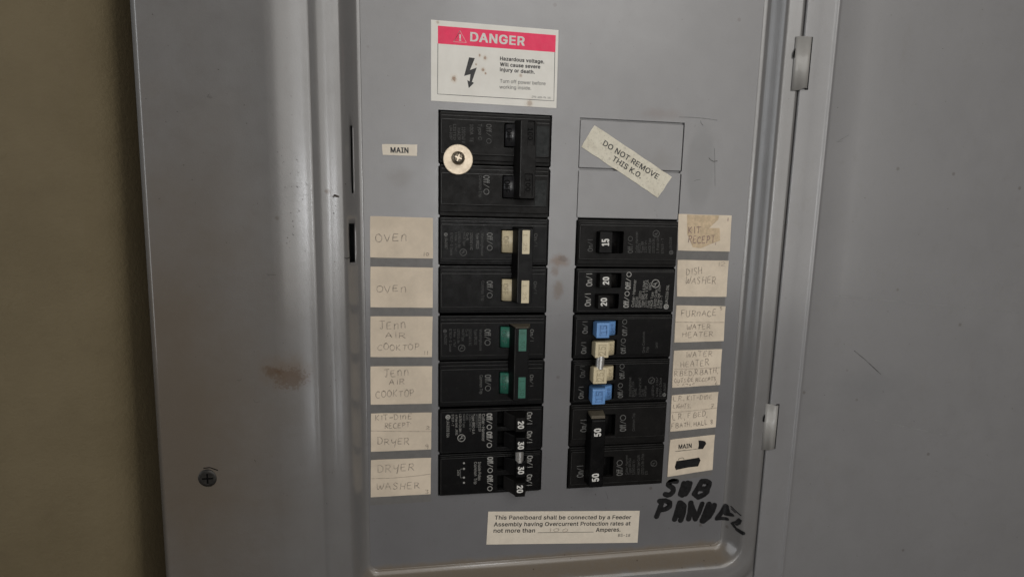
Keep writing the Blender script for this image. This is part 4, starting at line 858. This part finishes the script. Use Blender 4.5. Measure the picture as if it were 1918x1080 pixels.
# 4 quad breaker lower left
b = thing('circuit_breaker', 'black four-pole breaker marked 20 30 30 20 at the foot of the left column', 'circuit breaker', 1.13, 8, -1.2, GB)
housing(b, 'L', [(6.03, 7.03, 6.065, 6.98), (7.03, 7.985, 7.09, 7.94)], [(w_[0], w_[1]+.0, w_[2]-.08, w_[3]) for w_ in DW['quadL']])
lettering(b, 'quadL')
for k, (w_, l_) in enumerate(zip(DW['quadL'], DL['quadL'])):
    bm = B(); v0, v1 = w_[1]+.015, w_[3]-.015
    barrel(bm, w_[0]+.19, v0, w_[2]-.09, v1, .125, .05)
    frustum(bm, [(w_[0]+.17, v0, w_[0]+.20, v1, -.1), (w_[0]+.17, v0, w_[0]+.20, v1, .118)], 0, .004)
    l0, w0, l1, w1 = l_; sk = (-.10, -.03, .02, .08)[k]
    # wedge-shaped lever: wide foot, narrow face
    frustum(bm, [(l0-.22, v0, l1+.10, v1, .08), (l0-.02, w0-.01, l1+.02, w1+.01, .33), (l0, w0, l1, w1, .425)], 0, .012)
    t = obj('toggle', bm, M_BLACK2 if k in (0, 3) else M_BLACK, b)
    stamp(t, [DT['quadL'][k]], .428)
    if k == 0:
        bm = B(); disc(bm, 0, 0, .022, 0, 0, 14)
        for x in bm.verts: x.co = Vector((1.70+x.co.x, -(v0+.055)+x.co.y*.55, .262+x.co.y*.8))
        obj('pin_hole', bm, M_PIT, t)
bm = B(); n_ = 16
R0 = []; R1 = []
for k in range(n_): a = 2*math.pi*k/n_; R0.append(bm.verts.new((1.70+.088*math.cos(a), -6.87, .35+.092*math.sin(a)))); R1.append(bm.verts.new((1.70+.088*math.cos(a), -7.11, .35+.092*math.sin(a))))
for k in range(n_): f = bm.faces.new((R0[k], R0[(k+1) % n_], R1[(k+1) % n_], R1[k])); f.smooth = True
bmesh.ops.recalc_face_normals(bm, faces=bm.faces); obj('tie_rod', bm, M_STEEL, b)
bm = B(); e = .1046
ribbon(bm, [(DATA['DISC']['quadL'][2][0]-.02, DATA['DISC']['quadL'][2][1]), (DATA['DISC']['quadL'][2][0]-.075, DATA['DISC']['quadL'][2][1]), (DATA['DISC']['quadL'][3][0]-.075, DATA['DISC']['quadL'][3][1]), (DATA['DISC']['quadL'][3][0]-.02, DATA['DISC']['quadL'][3][1])], .009, flat(e), step=.02)
obj('printed_bracket', bm, M_PRINT[1], b)
# 5 single pole
b = thing('circuit_breaker', 'narrow black single-pole breaker marked 15 under the knockout plates', 'circuit breaker', 3.96, 3, -1.2, GB)
housing(b, 'R', [(2.02, 3.03, 2.13, 2.86)], DW['single'], face_mat=M_BLACK2); lettering(b, 'single')
w_ = DW['single'][0]; t = toggle(b, w_, M_BLACK, DL['single'][0], .30, .10, (0, .8)); stamp(t, DT['single'], .303)
# 6 duplex
b = thing('circuit_breaker', 'black breaker with two small toggles each marked 20 in the right column', 'circuit breaker', 3.96, 4, -1.2, GB)
housing(b, 'R', [(3.04, 4.02, 3.10, 3.96)], DW['duplex']); lettering(b, 'duplex')
for k, w_ in enumerate(DW['duplex']): t = toggle(b, w_, M_BLACK2, DL['duplex'][k], .30, .10, (0, .8)); stamp(t, [DT['duplex'][k]], .303)
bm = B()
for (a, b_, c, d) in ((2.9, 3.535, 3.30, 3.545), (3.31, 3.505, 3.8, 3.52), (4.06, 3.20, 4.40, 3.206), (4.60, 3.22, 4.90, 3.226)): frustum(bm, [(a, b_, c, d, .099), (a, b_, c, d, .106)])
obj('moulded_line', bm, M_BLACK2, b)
# 7 quad, blue and cream
b = thing('circuit_breaker', 'black breaker with blue and cream toggles joined by a steel rod', 'circuit breaker', 3.96, 6, -1.2, GB)
housing(b, 'R', [(4.03, 5.02, 4.10, 4.92), (5.02, 6.02, 5.10, 5.93)], DW['quadR']); lettering(b, 'quadR')
for k, (w_, l_) in enumerate(zip(DW['quadR'], DL['quadR'])):
    mt = M_BLUE if k in (0, 3) else M_CREAM; em = M_EMBB if k in (0, 3) else M_EMB
    bm = B(); barrel(bm, l_[0]+.06, w_[1]+.015, w_[2]-.06, w_[3]-.015, .20, .07)
    frustum(bm, [(l_[0]+.02, w_[1]+.02, l_[2]+.10, w_[3]-.02, .1), (l_[0]+.01, l_[1]-.012, l_[2]+.01, l_[3]+.01, .36), (l_[0], l_[1], l_[2], l_[3], .425)], 0, .016)
    t = obj('toggle', bm, mt, b)
    # raised rim round the numeral
    c0, d0, c1, d1 = l_[0]+.07, l_[1]+.045, l_[2]-.06, l_[3]-.05
    bm = B()
    for r_ in ((c0, d0, c1, d0+.010), (c0, d1-.010, c1, d1), (c0, d0, c0+.010, d1), (c1-.010, d0, c1, d1)): frustum(bm, [(*r_, .42), (*r_, .4285)])
    obj('numeral_rim', bm, em, t)
    stamp(t, [DT['quadR'][k]], .4285, em, 'embossed_numeral'); stamp(t, [DT['quadR'][4+k]], .206, em, 'embossed_word')
bm = B(); R0 = []; R1 = []
for k in range(n_): a = 2*math.pi*k/n_; R0.append(bm.verts.new((3.375+.088*math.cos(a), -4.85, .35+.092*math.sin(a)))); R1.append(bm.verts.new((3.365+.088*math.cos(a), -5.13, .35+.092*math.sin(a))))
for k in range(n_): f = bm.faces.new((R0[k], R0[(k+1) % n_], R1[(k+1) % n_], R1[k])); f.smooth = True
bmesh.ops.recalc_face_normals(bm, faces=bm.faces); obj('tie_rod', bm, M_STEEL, b)
# 8 fifty
b = thing('circuit_breaker', 'black two-pole breaker with bar handle marked 50 at the foot of the right column', 'circuit breaker', 3.96, 8, -1.2, GB)
housing(b, 'R', [(6.02, 7.0, 6.10, 6.80), (7.0, 7.99, 7.08, 7.86)], DW['fifty'], face_mat=M_BLACK2); lettering(b, 'fifty')
for w_ in DW['fifty']: toggle(b, w_, M_BLACK, None, drum=.09, frac=(.0, .82))
bm = B(); l0, w0, l1, w1 = 3.225, 6.235, 3.535, 7.76
frustum(bm, [(l0-.02, w0-.05, l1+.06, w1+.02, .09), (l0-.01, w0-.02, l1+.03, w1, .25), (l0, w0, l1, w1, .425)], 0, .02)
frustum(bm, [(l0+.035, w0+.02, l1-.03, w0+.035, .42), (l0+.035, w0+.02, l1-.03, w0+.035, .4275)], 1)  # pale strip paints a highlight across the bar's top end
tb = obj('tie_bar', bm, [M_BLACK, M_GLINT], b); stamp(tb, DT['fifty'], .4275)
bm = B(); frustum(bm, [(l0+.0, w0-.10, l1+.03, w0+.03, .12), (l0+.01, w0-.07, l1+.0, w0+.03, .36)], 0, .008); obj('bar_end', bm, M_TAN, tb)

# washer and screw across the main breaker
cu, cv = DATA['washer']
ws = thing('flat_washer', 'round zinc-plated washer lying over the main breaker', 'washer', cu, cv, .11)
bm = B(); lathe(bm, cu, cv, [(.10, .112), (.278, .112), (.288, .120), (.288, .150), (.278, .160), (.10, .160), (.10, .112)], 48, capit=False, smooth=False)
obj('disc', bm, M_ZINC, ws)
sk = thing('screw', 'steel Phillips-head screw through the round washer', 'screw', cu, cv, .16)
hu, hv = cu+.0, cv-.025
bm = B(); lathe(bm, hu, hv, [(.06, -.3), (.06, .161), (.128, .161), (.130, .19), (.118, .225), (.095, .248), (.06, .262), (.03, .265)], 36)
hd = obj('head', bm, M_SCREW, sk)
def star(R_, w_, h, wob):
    pts = []
    for k in range(4):
        t = math.radians(18+90*k); d = (math.cos(t), math.sin(t)); n2 = (-d[1], d[0])
        pts += [(hu+d[0]*R_-n2[0]*w_*wob, hv+d[1]*R_-n2[1]*w_*wob), (hu+d[0]*R_+n2[0]*w_*wob, hv+d[1]*R_+n2[1]*w_*wob), (hu+(d[0]+n2[0])*w_*.85, hv+(d[1]+n2[1])*w_*.85)]
    b2 = B(); c = b2.verts.new((hu, -hv, h)); vs_ = [b2.verts.new((x, -y, h)) for x, y in pts]
    for i in range(len(vs_)): b2.faces.new((c, vs_[i], vs_[(i+1) % len(vs_)]))
    bmesh.ops.recalc_face_normals(b2, faces=b2.faces)
    if sum(f.normal.z for f in b2.faces) < 0: bmesh.ops.reverse_faces(b2, faces=b2.faces)
    return b2
cr = obj('cross_recess', star(.088, .034, .2665, .75), M_PIT, hd)
obj('recess_glint', star(.072, .022, .2675, .6), M_ZINC, cr)  # flat paler star paints the light caught inside the recess

# ---------------------------------------------------------------- stickers
def sticker(name, label, d, paper, h0=.0015, h1=.006, rag=0., texts=True, nu=10, nv=5, curl=0.):
    c = d['paper']; cu_, cv_ = sum(p[0] for p in c)/4, max(p[1] for p in c)
    r = thing(name, label, 'label', cu_, cv_, 0)
    obj('paper', sheet(c, h0, h1, curl, nu, nv, rag), paper, r)
    if texts:
        bm = B(); mats = []
        for e in d['text']:
            if MC[e[7]] not in mats: mats.append(MC[e[7]])
            put_text(bm, e, h1+.003, mats.index(MC[e[7]]))
        obj('printed_text', bm, mats, r)
    return r
dg = DATA['danger']
r = sticker('danger_sticker', 'white sticker with a red DANGER band and a lightning arrow above the main breaker', dg, M_DANGER)
bm = B(); poly(bm, dg['band'], .0075); obj('red_band', bm, M_RED, r)
bm = B(); ribbon(bm, dg['box'], .010, flat(.0078), step=.3); obj('printed_border', bm, M_INK, r)
bm = B(); poly(bm, dg['bolt'], .008); obj('lightning_symbol', bm, M_INK, r)
bm = B(); ribbon(bm, dg['tri']+dg['tri'][:2], .010, flat(.0085), step=.3); obj('warning_triangle', bm, M_WHITE, r)
sticker('knockout_sticker', 'slanted stained sticker reading DO NOT REMOVE THIS K.O.', DATA['ko'], M_OLD, 0.0012, .006, .006, nu=14)
sticker('main_sticker', 'small cream sticker reading MAIN left of the washer', DATA['mainst'], M_STICK2, rag=.003)
r = sticker('feeder_sticker', 'wide cream sticker about panelboard feeder amperes below the breakers', DATA['feeder'], M_STICK2)
bm = B(); ribbon(bm, DATA['feeder']['line'], .010, flat(.009), step=.3); obj('printed_rule', bm, M_INK, r)

# ---------------------------------------------------------------- handwriting
G = {'A': [[(0, 0), (.45, 1), (.9, 0)], [(.15, .38), (.8, .4)]], 'B': [[(0, 0), (.05, 1), (.6, .95), (.7, .75), (.5, .55), (.05, .5)], [(.5, .55), (.8, .3), (.6, .03), (0, 0)]],
 'C': [[(.85, .85), (.5, 1), (.1, .7), (.05, .3), (.4, .02), (.9, .1)]], 'D': [[(.1, 0), (.12, .95)], [(0, .95), (.5, .95), (.9, .6), (.8, .2), (.4, 0), (.05, 0)]],
 'E': [[(.8, 1), (.15, .95), (.05, .5), (.1, .03), (.85, .05)], [(.08, .5), (.65, .55)]], 'F': [[(.1, 0), (.12, .95), (.85, 1)], [(.12, .5), (.6, .52)]],
 'G': [[(.85, .8), (.5, 1), (.1, .7), (.08, .25), (.45, 0), (.85, .15), (.85, .45), (.5, .45)]], 'H': [[(.05, 0), (.1, 1)], [(.8, 0), (.85, 1)], [(.08, .5), (.82, .52)]],
 'I': [[(.5, 0), (.5, .95)]], 'J': [[(0, .98), (1, 1)], [(.55, 1), (.55, .2), (.35, -.05), (.15, .1)]], 'K': [[(.1, 0), (.12, 1)], [(.8, 1), (.15, .45), (.85, 0)]],
 'L': [[(.1, 1), (.1, .02), (.8, 0)]], 'N': [[(.05, 0), (.1, 1), (.8, 0), (.85, 1)]], 'n': [[(.1, 0), (.12, .75)], [(.12, .55), (.4, .8), (.7, .7), (.75, 0)]],
 'O': [[(.45, 1), (.1, .8), (.05, .3), (.4, 0), (.85, .2), (.9, .7), (.5, 1), (.4, .98)]], 'P': [[(.1, 0), (.15, 1)], [(0, .95), (.6, 1), (.85, .75), (.6, .5), (.15, .45)]],
 'R': [[(.1, 0), (.15, 1)], [(0, .95), (.6, 1), (.8, .75), (.5, .5), (.15, .48)], [(.4, .48), (.95, 0)]], 'S': [[(.8, .85), (.45, 1), (.15, .8), (.4, .55), (.75, .35), (.6, .05), (.1, .08)]],
 'T': [[(0, .97), (1, 1)], [(.5, .98), (.48, 0)]], 'U': [[(.05, 1), (.08, .25), (.4, 0), (.8, .25), (.85, 1)]], 'V': [[(0, 1), (.45, 0), (.9, 1)]],
 'W': [[(0, 1), (.12, .1), (.3, 0), (.48, .6), (.62, .05), (.8, .1), (.95, 1)]], 'y': [[(.05, .9), (.15, .45), (.5, .35), (.8, .6)], [(.85, .95), (.8, .2), (.7, -.4)]],
 '0': [[(.45, 1), (.12, .6), (.3, .02), (.75, .3), (.75, .8), (.4, 1)]], '1': [[(.5, 0), (.5, 1)]], '2': [[(.1, .8), (.5, 1), (.8, .7), (.1, .05), (.95, .05)]], '3': [[(.1, .95), (.75, .95), (.4, .55), (.8, .3), (.5, 0), (.05, .1)]],
 '5': [[(.8, 1), (.25, .95), (.2, .55), (.7, .5), (.7, .1), (.1, .02)]], '6': [[(.7, 1), (.2, .6), (.15, .15), (.5, 0), (.75, .25), (.5, .5), (.2, .35)]], '7': [[(.1, .95), (.85, 1), (.35, -.1)], [(.2, .5), (.7, .5)]],
 '8': [[(.7, .9), (.4, 1), (.2, .75), (.7, .3), (.5, 0), (.2, .2), (.6, .6), (.75, .85)]], '9': [[(.75, .8), (.4, 1), (.15, .7), (.45, .5), (.75, .75), (.72, -.1)]],
 '.': [[(.3, 0), (.35, .06)]], ',': [[(.35, .1), (.2, -.2)]], '-': [[(.1, .45), (.9, .5)]], "'": [[(.4, 1.05), (.3, .8)]], ' ': []}
WID = {'I': .5, '1': .5, '.': .35, ',': .35, "'": .35, ' ': .5, 'W': 1.2, '-': .9}
def catmull(p):
    if len(p) < 3: return p
    out = []
    q = [p[0]]+p+[p[-1]]
    for i in range(1, len(q)-2):
        for k in range(4):
            t = k/4; a, b_, c, d = q[i-1], q[i], q[i+1], q[i+2]
            out.append(tuple(.5*((2*b_[j])+(-a[j]+c[j])*t+(2*a[j]-5*b_[j]+4*c[j]-d[j])*t*t+(-a[j]+3*b_[j]-3*c[j]+d[j])*t**3) for j in (0, 1)))
    out.append(p[-1]); return out
def write(bm, s, u0, v0, u1, v1, cap, h, rnd, clip=None, wd=.0125):
    tot = sum(WID.get(c, 1.) for c in s)-.18; L = math.hypot(u1-u0, v1-v0); k = L/tot
    d = ((u1-u0)/L, (v1-v0)/L); n = (d[1], -d[0]); x = 0
    for c in s:
        w_ = WID.get(c, 1.); js = rnd.uniform(.86, 1.1); jy = rnd.uniform(-.10, .10); sl = rnd.uniform(-.06, .1)
        for st in G.get(c, []):
            pts = []
            for (a, b_) in (catmull(st) if c not in 'AEFHKLNTVI1' else st):
                xx = (x+(a*.82+sl*b_)*w_)*k; yy = (b_*js+jy)*cap
                pts.append((u0+d[0]*xx+n[0]*yy+rnd.uniform(-.0045, .0045), v0+d[1]*xx+n[1]*yy+rnd.uniform(-.0045, .0045)))
            if clip is not None:
                pts = [p for p in pts if p[1] < clip]
            if len(pts) > 1: ribbon(bm, pts, wd, flat(h), step=.02, jit=.35, rnd=rnd)
        x += w_
rnd = random.Random(11)
bm = B(); write(bm, '100', *DATA['HW100'][1:5], DATA['HW100'][5], .009, rnd, wd=.014); obj('handwriting', bm, M_PENCIL, r)
LAB = {'L': ['cream card pencilled OVEN, numbered 10', 'cream card pencilled OVEN without a number', 'cream card pencilled COOKTOP, numbered 11', 'cream card pencilled COOKTOP without a number', 'cream card split between KIT-DINE RECEPT and DRYER', 'cream card split between DRYER and WASHER'],
       'R': ['tape-stained card pencilled KIT RECEPT', 'card pencilled DISH WASHER', 'card split between FURNACE and WATER HEATER', 'card with WATER HEATER over crowded bedroom and bath writing', 'card listing kitchen lights and hall', 'card with small MAIN strip and blacked-out word']}
for side, lab in (('L', 'cream pencilled circuit directory strip left of the breakers'), ('R', 'cream pencilled circuit directory strip right of the breakers')):
    q_ = DATA['strip'+side]; r = thing('directory_strip', lab, 'label strip', sum(p[0] for p in q_)/4, max(p[1] for p in q_), 0, 'directory strips beside the breakers')
    obj('backing', sheet(q_, .0015, .004, 0, 4, 8), M_GAP, r)
    for i, c in enumerate(DATA['cards'+side]):
        card = obj('card', sheet(c, .0035, .010, .006 if i % 2 else .003, 8, 6, .0025), M_CARD if side == 'L' else M_CARDR, r, label=LAB[side][i])
        bm = B(); key = side+str(i); cl = max(p[1] for p in c)-.05
        for e in DATA['HW']:
            if e[0] == key: write(bm, e[1], e[2], e[3], e[4], e[5], e[6], .0150, rnd, cl if e[7] else None, wd=.0145 if side == 'L' else .013)
        for k_, pts in DATA['DIV']:
            if k_ == key: ribbon(bm, pts, .010, flat(.0150), step=.05, jit=.3, rnd=rnd)
        if bm.verts: obj('handwriting', bm, M_PURPLE if key == 'R0' else M_PENCIL, card)
        else: bm.free()
        if key == 'R0':
            bm = B(); poly(bm, DATA['tape'], .0130); obj('adhesive_stain', bm, M_TAPE, card)
        if key == 'R5':
            bm = B(); put_text(bm, DATA['rmain']['text'][0], .0150); obj('printed_text', bm, M_INK, card)
            bm = B()
            for p in DATA['rmain']['blot']: poly(bm, p, .0155)
            ribbon(bm, DATA['rmain']['lines'][0], .010, flat(.0150), step=.05, jit=.5, rnd=rnd); ribbon(bm, DATA['rmain']['lines'][2], .008, flat(.0150), step=.05, jit=.4, rnd=rnd)
            obj('marker_blot', bm, M_MARK, card)
